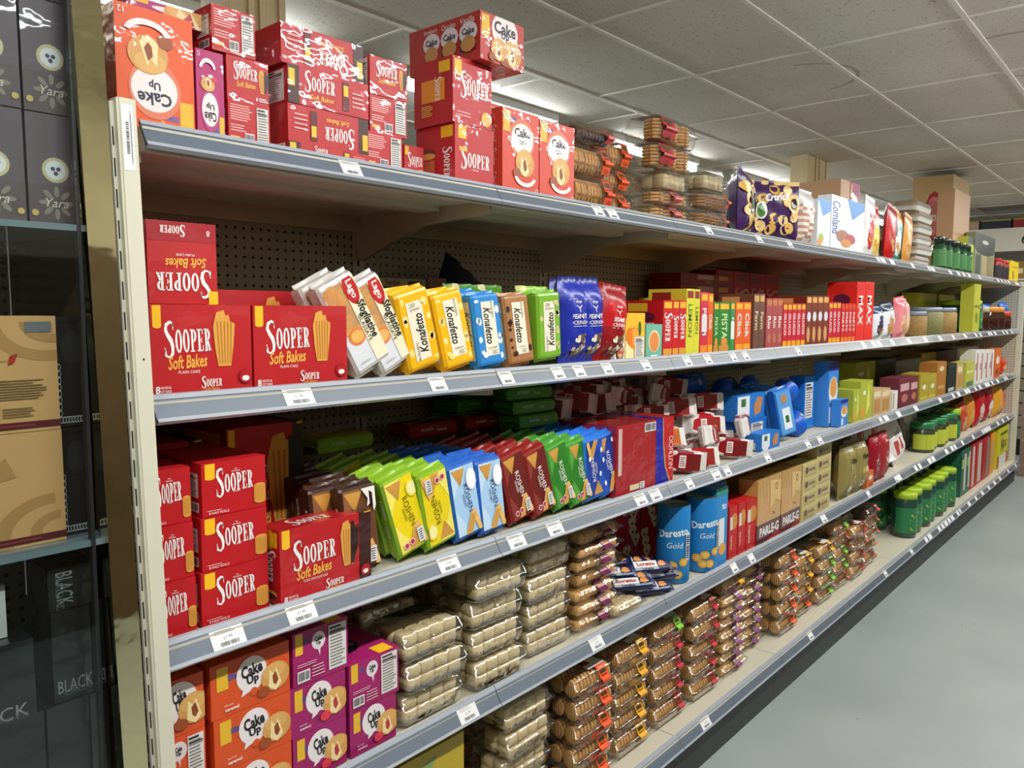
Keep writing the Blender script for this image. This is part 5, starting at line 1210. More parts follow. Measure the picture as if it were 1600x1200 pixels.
for i in range(4):
    tag(link('wafer_pack', bp, None, (xb + .40 + i * .022, .065 + .062 * i, Z3 + .022), (-.10, -.18 + .02 * i, -.3)), 'light blue wafer packet leaning left of the blue rolls, %s of four' % NTH[i], 'packet')
def roll_art(f):
    C = Fo
    f.rect(0, .05, .8, .95, C('1c5cc0')); f.rect(.15, .3, .55, .8, C('20307a')); f.text('Bourbon', .35, .55, .018, C('dfe0f0'), bold=.03, rot=PI / 2); f.ell(.6, .6, .018, C('e6ddc8'), n=10); f.ell(.3, .2, .016, C('c9a070'), n=10)
roll = canister_mesh('roll', .052, .22, Fo('1f62cc'), roll_art, 20)
rr = random.Random(4); bh = hp
for o in [q for q in COL.objects if q.name.startswith('wafer_pack') and 'light blue' in q.get('label', '')]: bh.fixed(o)
for (dx, y, rz) in ((.66, .10, .40), (.70, .21, .45), (.66, .32, .40), (.64, .14, .45), (.68, .26, .38), (.62, .38, .5), (.60, .20, .5), (.62, .33, .4), (.50, .42, .3), (.40, .46, .2), (.28, .44, .3), (.16, .47, .1), (.45, .38, .5), (.30, .40, .2), (.2, .45, .3)):
    o = bh.drop('biscuit_roll', roll, xb + dx - .10, y, (0, PI / 2, rz), Z3, Z3 + .34)
    if o: tag(o, 'blue biscuit roll lying in the heap between blue boxes and green cartons', 'biscuit roll', 'heap of blue biscuit rolls')
for n in range(40):
    o = bh.drop('wafer_pack', bp, xb + rr.uniform(-.30, .55), rr.uniform(.33, .44), (-PI / 2 + rr.uniform(-.15, .15), rr.uniform(-.2, .2), PI / 2 + rr.uniform(-.5, .5)), Z3, Z3 + .29)
    if o: tag(o, 'blue packet lying in the dark heap behind the blue boxes', 'packet', 'dark blue packets heaped at the back')
simple('tallblue', '3a86d8', [('e', .5, .55, .45, .22, 'e6e0d0'), ('e', .5, .6, .34, .16, 'd8944a'), ('r', 0, .86, 1, 1, '1a2a8a'), ('r', .1, .05, .4, .3, 'c8dcf0')])
simple('tallblue_n', '1f74cc', [('n', .1, .2, .8, .88)])
xt = X(1302, .06, Z3)
carton('tallblue_n', xt - .16, xt - .01, .16, .08, Z3, .275, 'tall blue carton with a white table behind the blue rolls')
carton('tallblue', xt + .02, xt + .17, .10, .08, Z3, .345, 'tallest blue carton with a round biscuit picture beside the green cartons')
carton('tallblue', xt + .06, xt + .17, .045, .05, Z3, .145, 'short light blue carton in front of the tallest blue one')
simple('greenban', 'a9b23a', [('p', [(.5, .1), (.8, .35), (.66, .95), (.55, .6)], 'dcd86a'), ('r', .05, .05, .4, .3, 'd89a3a'), ('e', .3, .7, .12, .06, 'e6e6d8')])
simple('cream_tan', 'c8a878', [('r', .1, .1, .9, .6, 'b5874e'), ('r', .1, .7, .9, .9, 'e0d0a8')]); simple('maroonbox', '6a2432', [('r', .1, .55, .9, .8, 'c8a0a0'), ('e', .5, .3, .3, .14, 'b06a5a')])
simple('whitebox', 'dcdad2', [('r', .15, .1, .4, .9, 'b8a088')]); simple('olivebox', 'a8952e', [('e', .5, .5, .22, .1, 'dcd8b8'), ('r', .1, .05, .9, .15, 'c8b84a')]); simple('copper', 'a8702e', [('e', .5, .8, .24, .08, 'd8c8a0'), ('r', .2, .2, .8, .3, 'c89a50')])
simple('blackcase', '17211e', [('r', .15, .04, .8, .16, 'bcbcb8'), ('r', .1, .9, .9, .94, '3a4a44')]); simple('greyshelf', '8f9096', [('r', .05, .1, .95, .9, 'a6a6ac')])
simple('whitered', 'dfdcd6', [('r', .4, .1, .6, .9, 'a83a3a'), ('r', .1, .4, .3, .6, '8a5a4a')]); simple('limepale', 'b8b84a', [('r', .1, .0, .9, .2, '5a7a5a'), ('r', .1, .55, .9, .65, 'd8d89a')]); simple('orangebag', 'd0682a', [('e', .5, .6, .3, .14, 'e6dcc8'), ('r', .2, .1, .8, .3, 'a83a1a')])
def row(r, des, u0, u1, v, lab, y=.05, d=.12, cat='box', z=None, name='biscuit_box'):
    z0 = ROWS[r] if z is None else z; x0 = X(u0, y, z0); x1 = X(u1, y, z0); return carton(des, x0, x1 - .003, y, d, z0, min(Zv(v, x0, y) - z0, {2: .43, 3: .37, 4: .355, 5: .385}[r]), lab, None, cat=cat, name=name)
F3 = [('greenban', 1332, 1343, 610, 'green carton with a banana picture, left of two on the third shelf'), ('greenban', 1343, 1362, 597, 'green carton with a banana picture, right of two on the third shelf'), ('cream_tan', 1363, 1376, 609, 'tan carton, left of two beside the green banana cartons'), ('cream_tan', 1376, 1390, 609, 'tan carton, right of two beside the green banana cartons'),
      ('whitebox', 1393, 1402, 612, 'white carton standing between tan and maroon cartons'), ('maroonbox', 1404, 1421, 592, 'maroon carton, left of two on the third shelf'), ('maroonbox', 1421, 1433, 590, 'maroon carton, right of two on the third shelf'), ('olivebox', 1436, 1450, 585, 'olive yellow carton left of the copper one'), ('olivebox', 1450, 1462, 585, 'olive yellow carton touching the copper one'), ('copper', 1462, 1477, 567, 'copper brown carton on the third shelf'),
      ('blackcase', 1479, 1493, 570, 'black carton with a grey foot label'), ('cream_tan', 1494, 1503, 570, 'narrow tan carton right of the black one'), ('limepale', 1508, 1521, 567, 'pale lime carton beside the white striped ones')]
for i in range(4): F3.append(('whitered', 1522 + i * 7.5, 1529 + i * 7.5, 547, 'white carton with a red stripe near the far end, %s of four' % NTH[i]))
F3 += [('orangebag', 1553, 1562, 545, 'orange carton near the far end of the third shelf')]
for f_ in F3: row(3, *f_)
for i, u in enumerate((1566, 1574)):
    bag(pouch('or%d' % i, .26, .16, .09, ('c8301e', 'd8742a')[i], 'c8401e', 'e0b070', 90 + i), X(u, .12, Z3), .12 + .17 * i, Z3, ('red', 'orange')[i] + ' pouch at the far end of the third shelf', name='pouch')
x = X(1395, .34, Z3 + .2)
for des, w_, h_, nm in (('greenban', .45, .27, 'green'), ('blackcase', .5, .27, 'black'), ('greyshelf', .75, .24, 'grey'), ('olivebox', .5, .27, 'olive'), ('blackcase', .8, .27, 'larger black'), ('whitebox', 1.0, .27, 'pale')):
    carton(des, x - .8, x - .8 + w_ - .01, .36, .16, Z3, h_, '%s carton in the shaded back row at the far part of the third shelf' % nm); x += w_
# ---------------- fourth shelf
Z4 = ROWS[4]
HB = .112
for k, (des, nm) in enumerate((('cup_o', 'lowest'), ('cup_ob', 'middle'), ('cup_o', 'topmost'))):
    carton(des, -.005, .092, .05, .2, Z4 + k * (HB - .001), HB - .002, 'orange cake box against the end post, %s in its stack' % nm)
for k, nm in enumerate(('lowest', 'middle', 'topmost')):
    carton('cup_o', .106 + .004 * (k == 1), .282, .05, .2, Z4 + k * (HB - .001), HB - .002, 'orange caramel cake box with a bun picture, %s in the full stack' % nm)
for k, nm in enumerate(('lowest', 'middle')):
    carton('cup_p', .286 - .004 * k, .425, .05, .2, Z4 + k * (HB - .001), HB - .002, 'magenta strawberry cake box, %s of the stack beside the orange ones' % nm)
carton('cup_pb', .290, .432, .048, .2, Z4 + 2 * (HB - .001), HB + .006, 'magenta cake box showing its back panel, topmost beside the orange stack')
carton('cup_p', .436, .572, .05, .2, Z4, HB - .002, 'magenta strawberry cake box under the one beside the clear trays')
carton('cup_pb', .434, .580, .048, .2, Z4 + HB - .001, HB, 'magenta cake box showing its back panel beside the clear trays')
cy = .0
g4 = None
stack(['block', 'block', 'block'], .70, .030, Z4 + .003, 'stack beside the magenta boxes')
stack(['block'] * 4, .955, .038, Z4 + .003, 'second stack on the fourth shelf', jit=.010)
stack(['block'] * 4, 1.20, .062, Z4 + .003, 'third stack on the fourth shelf', jit=.010)
stack(['block'] * 4, .72, .225, Z4 + .003, 'back stack behind the magenta boxes')
stack(['block'] * 4, 1.00, .235, Z4 + .003, 'back stack behind the second stack')
zs = stack(['lowpurple'] * 7, 1.46, .060, Z4 + .003, 'pile beside the blue stick packets', jit=.012)
stack(['lowclear'], 1.60, .030, Z4 + .003, 'front right of the purple banded pile')
stack(['blocks'] * 4, 1.30, .26, Z4 + .003, 'back stack beside the purple banded pile')
# stick packets
def stick(f):
    C = Fo; f.rect(.0, .30, 1, .62, C('14204c')); f.rect(.10, .30, .72, .98, C('e6e4e0')); f.rect(.1, .02, .72, .28, C('a9adb0')); f.text('Loretto', .42, .66, .018, C('a01c24'), bold=.04, maxw=.10); f.text('Loretto', .44, .15, .012, C('1a2a5a'), bold=.04, maxw=.09); f.ell(.84, .62, .014, C('d8894a'), n=10); f.rect(.74, .4, .95, .55, C('e0a868'))
def stick_mesh():
    if 'stick' in MESH: return MESH['stick']
    mb = MB(); C = Fo; w, h, d = .19, .045, .026
    ls = []
    for t, s in ((0, .12), (.06, .2), (.09, .95), (.91, .95), (.94, .2), (1, .12)):
        ls.append([(-w / 2 + t * w, y * d / 2 * s, h / 2 + z * h / 2 * (s if s > .5 else .85)) for y, z in ((-1, -.8), (-.8, -1), (.8, -1), (1, -.8), (1, .8), (.8, 1), (-.8, 1), (-1, .8))])
    mb.loops(ls, C('14204c'))
    stick(Fr(lambda s, t, o: (-w * .4 + s * w * .8, -d / 2 * .95 - o, h * (.06 + .88 * t)), w * .8, h, mb))
    MESH['stick'] = mb.mesh('stick_packet'); return MESH['stick']
sx = X(960, .06, Z4)
# heart boxes
def hearts(f, C):
    rr = random.Random(int(f.w * 1000))
    for i in range(7):
        a, b = rr.uniform(.15, .85), .08 + i * .13
        r = .022; f.ell(a - .012 / f.w, b + .010 / f.h, r * .72, C('e6cf9a'), n=10, lay=3); f.ell(a + .012 / f.w, b + .010 / f.h, r * .72, C('e6cf9a'), n=10, lay=4); f.poly([(a - .027 / f.w, b + .004 / f.h), (a + .027 / f.w, b + .004 / f.h), (a, b - .03 / f.h)], C('e6cf9a'), 5)
        f.ell(a, b, .008, C('7a2018'), .006, n=7, lay=6)
    f.text('Crunch', .6, .93, .03, C('e9dcd6'), bold=.03, shear=.2, maxw=.8 * f.w)
    for i in range(3): f.poly([(.1 + i * .3, 0), (.14 + i * .3, 0), (.34 + i * .3, .3), (.3 + i * .3, .3)], C('5a1414'), 2)
design('heart', 'a81a1c', {'f': hearts, 'l': hearts})
carton('heart', X(962, .27, Z4), X(999, .27, Z4) - .003, .27, .14, Z4, .27, 'red box patterned with heart biscuits, left of two on the fourth shelf')
carton('heart', X(1000, .27, Z4), X(1030, .27, Z4), .27, .14, Z4, .29, 'red box patterned with heart biscuits, right of two on the fourth shelf')
def canart(f):
    C = P
    f.rect(0, .84, 1, 1, C('2f8a7a')); f.poly([(.25, 0), (.25, .3), (.5, .62), (.75, .8), (1, .84), (1, 0)], C('2f93d4'))
    f.text('Daresto', .42, .66, .03, C('e6eef2'), bold=.03, rot=.12, maxw=.12); f.text('Gold', .45, .50, .022, C('e6eef2'), shear=.2)
    for a, b in ((.40, .24), (.50, .12), (.36, .12), (.62, .28), (.24, .2)): f.ell(a, b, .020, C('d8a13c'), .017, n=10); f.ell(a, b, .013, C('eabf5e'), .010, n=8)
    f.barcode(.66, .30, .76, .66, C('dce2e4'), C('2a2a30'), 12, True)
can = canister_mesh('dar', .064, .295, P('1d7cc0'), canart)
for i, (u, y, lab) in enumerate(((1054, .105, 'tall blue biscuit canister beside the heart boxes'), (1098, .085, 'tall blue biscuit canister standing at the shelf edge'), (1112, .20, 'tall blue biscuit canister behind the one at the shelf edge'))):
    o = link('canister', can, None, (X(u, y, Z4), y + .01, Z4), (0, 0, (-.25, .0, .1)[i])); tag(o, lab, 'canister')
for i, (u, v) in enumerate(((1119, 769), )):
    pass
rr = random.Random(5); sh = Heap()
for o in [q for q in COL.objects if (q.get('label') or '').startswith(('red box patterned', 'tall blue biscuit canister beside')) or q.get('label', '').startswith(('low tray', 'small tray of cream biscuits'))]:
    bpy.context.view_layer.update()
    for m_ in ([o] if o.type == 'MESH' else [c for c in o.children if c.name.startswith(('tray', 'lid'))]): sh.fixed(m_)
for n in range(160):
    dx, y = rr.uniform(.0, .36), rr.uniform(.07, .22)
    if y > .16: dx -= .06
    o = sh.drop('stick_packet', stick_mesh(), sx + dx + .05, y, (-1.0 + rr.uniform(-.1, .1), rr.uniform(-.06, .06), -.62 + rr.uniform(-.08, .08)), Z4, Z4 + .115 + .15 * max(0, y - .12), .004)
    if o: tag(o, 'dark blue and white biscuit stick packet in the pile beside the heart boxes', 'packet', 'pile of biscuit stick packets')
simple('tallcanbox', '2a86c4', [('r', .3, .25, .75, .6, 'dce2e4'), ('t', 'to', .7, .75, .08, 'e6eef2'), ('e', .6, .2, .3, .08, 'd8a13c'), ('r', 0, .9, 1, 1, '2f8a7a')])
row(4, 'tallcanbox', 1116, 1135, 765, 'tall blue box with a biscuit picture right of the canisters', d=.12)
simple('redcook', 'bb1a1c', [('s', 'Digestive', .3, .3, .2, 'e6d8c0', .5), ('e', .6, .7, .4, .16, 'c8843a'), ('r', .1, .55, .4, .8, 'd8d4c8')], left=[('r', .3, .5, .8, .9, 'c8c4b8')])
for i, (a, b, v) in enumerate(((1138, 1151, 793), (1152, 1164, 787), (1165, 1181, 783))):
    row(4, 'redcook', a, b, v, 'red biscuit carton between the blue box and tan packs, %s of three' % NTH[i], y=.055)
# tan glucose packs (no figure on them)
def glu(f, C):
    f.poly([(0, 0), (1, 0), (1, .30), (0, .30)], C('5a1626')); f.poly([(.0, .0), (.35, .0), (1, .10), (1, .0)], C('a8281e'))
    f.poly([(.0, .30), (.4, .30), (.55, .45), (.4, .7), (0, .62)], C('c99552')); f.poly([(.55, .45), (.75, .62), (1, .55), (1, .9), (.5, .95)], C('dcb26a'))
    f.text('PARLE-G', .52, .17, .15 * f.h, C('eee8e0'), bold=.04, maxw=.84 * f.w); f.ell(.80, .82, .016, C('1f1410'), n=10); f.ell(.80, .82, .012, C('dcb26a'), n=10); f.text('800g', .7, .40, .05 * f.h, C('5a1626'), maxw=.2 * f.w)
    for i in range(7): f.poly([(.05 + i * .14, .98), (.08 + i * .14, .98), (.13 + i * .14, .70), (.10 + i * .14, .70)], C('b98a48'), 3)
design('glucose', 'c79a55', {'f': glu, 'l': lambda f, C: f.rect(0, 0, 1, .3, C('5a1626'))}, True)
row(4, 'glucose', 1182, 1218, 752, 'big tan and maroon biscuit pack, left of two', y=.05, d=.09, name='biscuit_pack', cat='packet')
row(4, 'glucose', 1219, 1249, 738, 'big tan and maroon biscuit pack, right of two', y=.05, d=.09, name='biscuit_pack', cat='packet')
rr = random.Random(8); k = 0; xg = X(1160, .2, Z4)
for j, (y, h0) in enumerate(((.17, .22), (.27, .23), (.37, .24))):
    for i in range(4):
        carton('glucose', xg - .1 + i * .28 + j * .03, xg + .17 + i * .28 + j * .03, y, .08, Z4, h0 + .012 * i, 'tan biscuit pack in the rows behind the two big front ones', 'tan biscuit packs in the back rows', name='biscuit_pack', cat='packet')
simple('yelsmall', 'c8b87a', [('r', .06, .2, .94, .8, 'b5a574'), ('r', .1, .1, .9, .14, '6a5a3a'), ('e', .25, .5, .1, .25, '6a4a3a'), ('t', 'GLUCOSE', .6, .5, .2, '5a3a2a')])
x = X(1252, .05, Z4)
labs = iter(['lowest', 'second up', 'third up', 'fourth up', 'topmost'])
for k in range(4): carton('yelsmall', x, x + .20, .05, .10, Z4 + k * .071, .070, 'small pale yellow box, front stack of four, %s' % ('lowest', 'second up', 'third up', 'topmost')[k])
for k in range(5): carton('yelsmall', x + .21, x + .42, .06, .10, Z4 + k * .071, .070, 'small pale yellow box, right stack of five, %s' % ('lowest', 'second up', 'middle', 'fourth up', 'topmost')[k])
simple('redtea', '8c1c2a', [('r', .6, .3, .9, .7, 'b89090'), ('e', .5, .55, .3, .2, 'a85a5a')])
carton('redtea', x + .44, x + .60, .19, .08, Z4, .33, 'tall dark red box behind the stacks of small pale boxes')
def goldp(f):
    rr = random.Random(3)
    for i in range(7): f.ell(rr.uniform(.2, .8), rr.uniform(.1, .5), .02, Fo(rr.choice(('c8a83a', '8a7a3a', 'e0d8b8'))), n=8, lay=3)
    f.rect(.4, .55, .8, .85, Fo('cfc6a8')); f.text('Nibbles', .6, .7, .03, Fo('3a3020'), bold=.03, maxw=.12)
for i, (u, ln) in enumerate(((1318, .02), (1338, -.02))):
    bag(bag_mesh('goldp%d' % i, .21, .30, .09, lambda s, t, side: Fo('8f824a') if t < .9 else Fo('6d6238'), goldp, 33 + i), X(u, .07, Z4), .07, Z4, 'gold tinted clear pouch of nibbles, %s one' % ('left', 'right')[i], ry=ln, name='pouch')
def redp(f):
    v, q = ring(.5, .45, .2, .16, .16, .13); f.put(v, q, Fo('d89aa0')); f.text('Tea', .5, .45, .04, Fo('e6c8c8'), bold=.02); f.rect(.3, .8, .8, .92, Fo('c8b0b0'))
for i, u in enumerate((1360, 1374)):
    bag(bag_mesh('redp%d' % i, .17, .30, .08, lambda s, t, side: Fo('8f1424') if i == 0 else Fo('a0282e'), redp, 36 + i), X(u, .07, Z4), .07, Z4, 'dark red pouch with an oval emblem, %s of two' % ('left', 'right')[i], name='pouch')
carton('orangebag', X(1354, .04, Z4), X(1364, .04, Z4), .038, .03, Z4, .10, 'small orange box at the shelf edge before the red pouches')
wr = bag_mesh('whitered', .26, .30, .09, lambda s, t, side: Fo('e0dcd8') if not (.3 < t < .6 and int(s * 6) % 2) else Fo('b84a42'), lambda f: (f.rect(.25, .6, .75, .85, Fo('ece8e4')), f.lines(.3, .63, .7, .82, 4, Fo('8a8a8a'), .5)), 40)
for i, (u, y, ry, rx, dz) in enumerate(((1392, .09, .0, -1.2, .04), (1404, .12, -.35, -.2, .0), (1424, .26, -.25, -.1, .0), (1408, .40, .1, -.05, .0), (1378, .42, .1, -.05, 0), (1362, .38, -.1, -.1, .0), (1338, .38, .1, -.1, 0))):
    bag(wr, X(u, y, Z4), y, Z4 + dz + .02, ('white and red bag lying flat at the shelf edge', 'white and red bag leaning left near the green lidded jars', 'white and red bag slumped against the green lidded jars', 'white and red bag standing behind the slumped ones', 'greyish bag at the back, farthest right of its row', 'greyish bag at the back behind the red pouches', 'greyish bag at the back behind the gold pouches')[i], ry=ry, rx=rx)
m_glid = mat('green_lid', '1f7a44', .3, coat=.5); m_spice = mat('spice_green', '6f8a3a', .4, coat=.4)
for i in range(5):
    jar('gl', .085, .22, mat('jar_dark', '3a4230', .2, coat=.5), m_glid, mat('lime_label', 'b8c03a', .5), X(1442 + i * 9, .13, Z4), .14 + (i % 2) * .02, Z4, 'jar with a dark green lid and lime label on the fourth shelf', 'green lidded jars on the fourth shelf', lidh=.05)
    if i < 4: jar('gl', .085, .22, None, None, None, X(1440 + i * 9, .33, Z4 + .05), .36, Z4, 'jar with a dark green lid standing in the back row', 'green lidded jars in the back row', lidh=.05)
jar('lime2', .08, .24, mat('jar_dark', '3a4230', .2), m_lime, mat('green_label', '2a7a4a', .45), X(1485, .13, Z4), .14, Z4, 'jar with a lime lid at the end of the green lidded row', lidh=.05)
for i, (u, w_, h_, b, bl, nm) in enumerate(((1497, .26, .27, 'b8482a', 'd8a08a', 'rust red bag right of the green lidded jars'), (1511, .26, .32, 'd08a3a', 'e0b060', 'orange bag between rust and crimson bags'), (1524, .32, .345, 'b8141c', 'd8c8c8', 'large crimson bag leaning on the fourth shelf'), (1540, .32, .34, 'a81c28', 'e0dcd8', 'crimson bag with a white patch'), (1553, .35, .33, 'd89a2a', 'e8b83a', 'amber bag near the far end of the fourth shelf'), (1564, .4, .27, 'c8481e', 'e8701e', 'red and orange pouch at the far end of the fourth shelf'))):
    bag(pouch('f4%d' % i, w_, h_, .11, b, b, bl, 120 + i), X(u, .12, Z4), .12 + .01 * (i % 2), Z4, nm, ry=-.08 if i < 4 else 0)
x = X(1400, .40, Z4 + .2)
for des, w_, h_, nm in (('blackcase', .9, .24, 'black'), ('blackcase', .6, .24, 'second black'), ('maroonbox', .7, .24, 'maroon'), ('copper', .9, .24, 'copper')):
    carton(des, x - .1, x - .1 + w_ - .02, .44, .13, Z4, h_, '%s carton in the dark back row of the fourth shelf' % nm); x += w_
# ---------------- bottom shelf
Z5 = ROWS[5]
simple('juicebox', 'b8a02a', [('p', [(0, 0), (1, .0), (1, .62), (.6, .75), (.25, .5), (0, .55)], 'b9b58a'), ('p', [(.15, .45), (.5, .6), (.75, .95), (.55, .9), (.3, .7)], '7a9a5a'), ('p', [(.4, .1), (.9, .2), (.95, .6), (.6, .5)], 'b0a08c'), ('e', .3, .3, .12, .08, 'd8c83a'), ('t', 'Soft', .3, .15, .08, '3a4a1a')])
carton('juicebox', .42, .80, .045, .16, Z5, .405, 'yellow green carton at the near end of the bottom shelf', None)
carton('redtea', .03, .33, .08, .2, Z5, .30, 'dark red box at the very near end of the bottom shelf')
OY = .0
stack(['block'] * 5, 1.06, .02, Z5 + .002, 'near stack on the bottom shelf')
stack(['brown'] * 4, .80, .24, Z5 + .002, 'dark stack behind the yellow green carton')
for i, (ks, x_, y_, wh) in enumerate(((['orange'] * 5, 1.36, .000, 'stack right of the cream block trays'), (['yellow'] * 5, 1.62, .015, 'stack between orange and red banded trays'), (['red', 'red', 'red', 'red', 'green'], 1.88, .02, 'stack crowned by a lime banded tray'), (['red'] * 5, 2.14, .01, 'stack right of the lime crowned one'),
                                      (['purple'] * 7 + ['yellow'], 2.41, .02, 'low tray pile under a yellow one'), (['purple'] * 8, 2.69, .06, 'low tray pile farther from the camera'), (['orange'] * 5, 2.98, .01, 'stack right of the purple banded piles'), (['orange', 'yellow', 'yellow', 'yellow'], 3.24, .03, 'stack mixing orange and yellow bands'),
                                      (['green', 'green', 'green', 'yellow'], 3.50, .01, 'stack of lime banded trays'), (['brown', 'green', 'green', 'brown', 'green'], 3.76, .03, 'mixed stack under a lime banded tray'), (['red', 'red', 'brown', 'red'], 4.02, .01, 'stack left of the chocolate trays'), (['red', 'brown', 'brown', 'brown', 'brownlow'], 4.29, .03, 'stack beside the lime lidded jars'))):
    stack(ks, x_, y_ + .0, Z5 + .002, wh, jit=.006)
for i, (ks, x_, wh) in enumerate(((['brown'] * 5, 1.10, 'back stack behind the cream block trays'), (['brown'] * 5, 1.37, 'back stack behind the orange banded trays'), (['brown'] * 5, 1.63, 'back stack behind the yellow banded trays'), (['brown'] * 5, 1.92, 'back stack behind the red banded trays'), (['brown'] * 5, 2.98, 'back stack behind the far orange stack'), (['brown'] * 4, 3.40, 'back stack behind the lime banded trays'), (['brownlow'] * 5, 4.2, 'back stack behind the chocolate trays'))):
    stack(ks, x_, .225, Z5 + .002, wh)
x = X(1402, .10, Z5)
for i in range(7):
    jar('ll', .078, .30, m_dgreen, m_lime, mat('green_label', '2a7a4a', .45), x + .04 + i * .19 - (.02 * (i % 2)), .07 + .012 * (i % 2), Z5, 'dark green jar with a lime lid in the front row on the bottom shelf', 'lime lidded jars in the front row', lidh=.04, lab2=mat('gold_art', 'd9b84a', .4))
    jar('ll', .078, .30, None, None, None, x + .10 + i * .19, .28, Z5, 'dark green jar with a lime lid in the second row on the bottom shelf', 'lime lidded jars in the second row')
simple('darkcan', '2a3a34', [('r', .1, .2, .9, .7, '3a4a40'), ('r', .1, .75, .9, .95, '17211e')])
for i in range(6): carton('darkcan', 4.45 + i * .36, 4.78 + i * .36, .42, .14, Z5, .29, 'dark case against the pegboard behind the lime lidded jars', 'dark cases on the bottom shelf')
simple('greenwhite', '1f5a44', [('r', .5, .1, .9, .9, 'c8c8b8'), ('r', .1, .6, .4, .8, 'b8c83a')]); simple('redwhite', 'b0141c', [('r', .3, .05, .8, .95, 'c8b8ac')], left=[('r', .1, .6, .9, .9, 'c8281c')]); simple('redbig', 'a8101a', [('r', .5, .05, .9, .95, '8a7a70')])
simple('orangeflat', 'e09a1c', [('r', .1, .2, .9, .8, 'c8a060')]); simple('yellowN', 'cfc81e', [('t', 'N', .42, .55, .35, '17181a'), ('t', 'IDO', .72, .55, .2, '3a3a1a'), ('r', .2, .8, .9, .88, '5a6a1a'), ('r', .1, .0, .9, .3, 'dcdcd4'), ('r', .0, .0, .15, .3, 'c0281c'), ('r', .85, .0, 1, .3, 'c0281c')])
for i, (des, a, b, v, nm) in enumerate((('greenwhite', 1500, 1508, 695, 'green and white box right of the lime lidded jars'), ('greenwhite', 1508, 1514, 690, 'dark green box beside the red and white one'), ('redwhite', 1515, 1522, 688, 'red and white box, left of two on the bottom shelf'), ('redwhite', 1523, 1533, 682, 'red and white box, right of two on the bottom shelf'), ('redbig', 1534, 1545, 668, 'big red box on the bottom shelf near the far end'), ('orangeflat', 1546, 1552, 665, 'orange box near the far end of the bottom shelf'), ('yellowN', 1557, 1573, 650, 'yellow carton with a big letter N at the far end of the bottom shelf'))):
    row(5, des, a, b, v, nm, y=.03, d=.2)
x = X(1480, .42, Z5 + .2)
for k in range(2): carton('redtea', x + k * .8, x + k * .8 + .7, .43, .13, Z5, .32, 'dark red case at the back of the bottom shelf, %s of two' % NTH[k])
# ================================================================== brass framed glass display cabinet on the left
m_brass = mat('brushed_brass', 'e6dcae', .06, metal=1, bump=.003, bscale=7)
m_glass = clear_mat('cabinet_glass', 'f6faf9', base=.03, rough=.02, spec=1.0)
m_dark = mat('cabinet_dark', '16181a', .5)
CX0, CX1, CYF = -1.9, -.056, .0
t = bpy.data.objects.new('display_cabinet', None); COL.objects.link(t); t.location = (0, 0, 0); tag(t, 'brass framed glass display cabinet of perfume boxes beside the end post', 'display cabinet')
mb = MB(); lean = math.tan(math.radians(.9))
def post(x, w, y0, y1, z1=2.75):
    def xa(z): return x - .0203 - (z - .93) * .0189
    def xb(z): return x - (z - .93) * .0189 + .0180
    mb.add([(xa(0), y0, 0), (xb(0), y0, 0), (xb(0), y1, 0), (xa(0), y1, 0), (xa(z1) - .008, y0, z1), (xb(z1), y0, z1), (xb(z1), y1, z1), (xa(z1) - .008, y1, z1)], [(0, 3, 2, 1), (4, 5, 6, 7), (0, 1, 5, 4), (1, 2, 6, 5), (2, 3, 7, 6), (3, 0, 4, 7)], m_brass)
post(-.0586, .05, -.002, .028); link('frame_post', mb.mesh('frame_post'), t)
mb = MB(); post(CX0 + .05, .05, -.002, .028); link('frame_post', mb.mesh('frame_post'), t)
mb = MB(); mb.box(CX0, -.07, -.002, .47, 0, .10, m_dark); link('frame_rail', mb.mesh('frame_rail'), t)
mb = MB(); mb.box(CX0 + .07, -.112, .004, .008, .1, 2.7, m_glass); link('glass_pane', mb.mesh('glass_pane'), t)
mb = MB(); mb.box(CX0, -.08, .455, .47, .1, 2.7, mat('cabinet_pegboard', '9a9c92', .5)); link('back_board', mb.mesh('back_board'), t)
dots(MATS['cabinet_pegboard'], '9a9c92', .0254, .0045)
mb = MB(); mb.box(-.078, -.070, .03, .455, .1, 2.7, mat('smoked_side', '6a5a3a', .2, metal=.6)); link('side_panel', mb.mesh('side_panel'), t)
mb = MB(); mb.box(-.112, -.106, .010, .024, .1, 2.7, m_dark); link('seal_strip', mb.mesh('seal_strip'), t)
for z in (.85, 1.345, 1.862): 
    mb = MB(); mb.box(CX0 + .02, -.08, .012, .45, z - .014, z - .004, mat('glass_shelf', '6d7f86', .1, coat=.5)); link('glass_shelf', mb.mesh('glass_shelf'), t)
# perfume boxes
m_blk = mat('box_black', '15171a', .25, coat=.6)
def black_art(up):
    def d(f, C):
        if up: f.text('BLACK', .55, .16, .022, C('8a8c8e'), maxw=.9 * f.w); f.text('ORCHID', .7, .09, .010, C('55585c'))
        else: f.text('BLACK', .32, .5, .026, C('8a8c8e'), rot=-PI / 2, maxw=.8 * f.h); f.text('ORCHID', .22, .4, .012, C('55585c'), rot=-PI / 2)
    return d
design('blk_up', '15171a', {'f': black_art(True), 't': lambda f, C: None}, True); design('blk_side', '17191c', {'f': black_art(False)}, True)
def pbox(des, x0, x1, z, h, lab, y=.05, d=.12, cat='perfume box', grp=None): return carton(des, x0, x1 - .002, y, d, z, h, lab, grp, cat=cat, name='perfume_box')
Zc = .85
zt = Zc - .0035
pbox('blk_up', -.180, -.113, zt, .215, 'black perfume box with lettering at its foot, lowest right pair left one'); pbox('blk_up', -.112, -.080, zt, .215, 'plain narrow black perfume box beside the brass post, lowest')
pbox('blk_up', -.30, -.182, zt, .215, 'black perfume box at the left edge, lowest row')
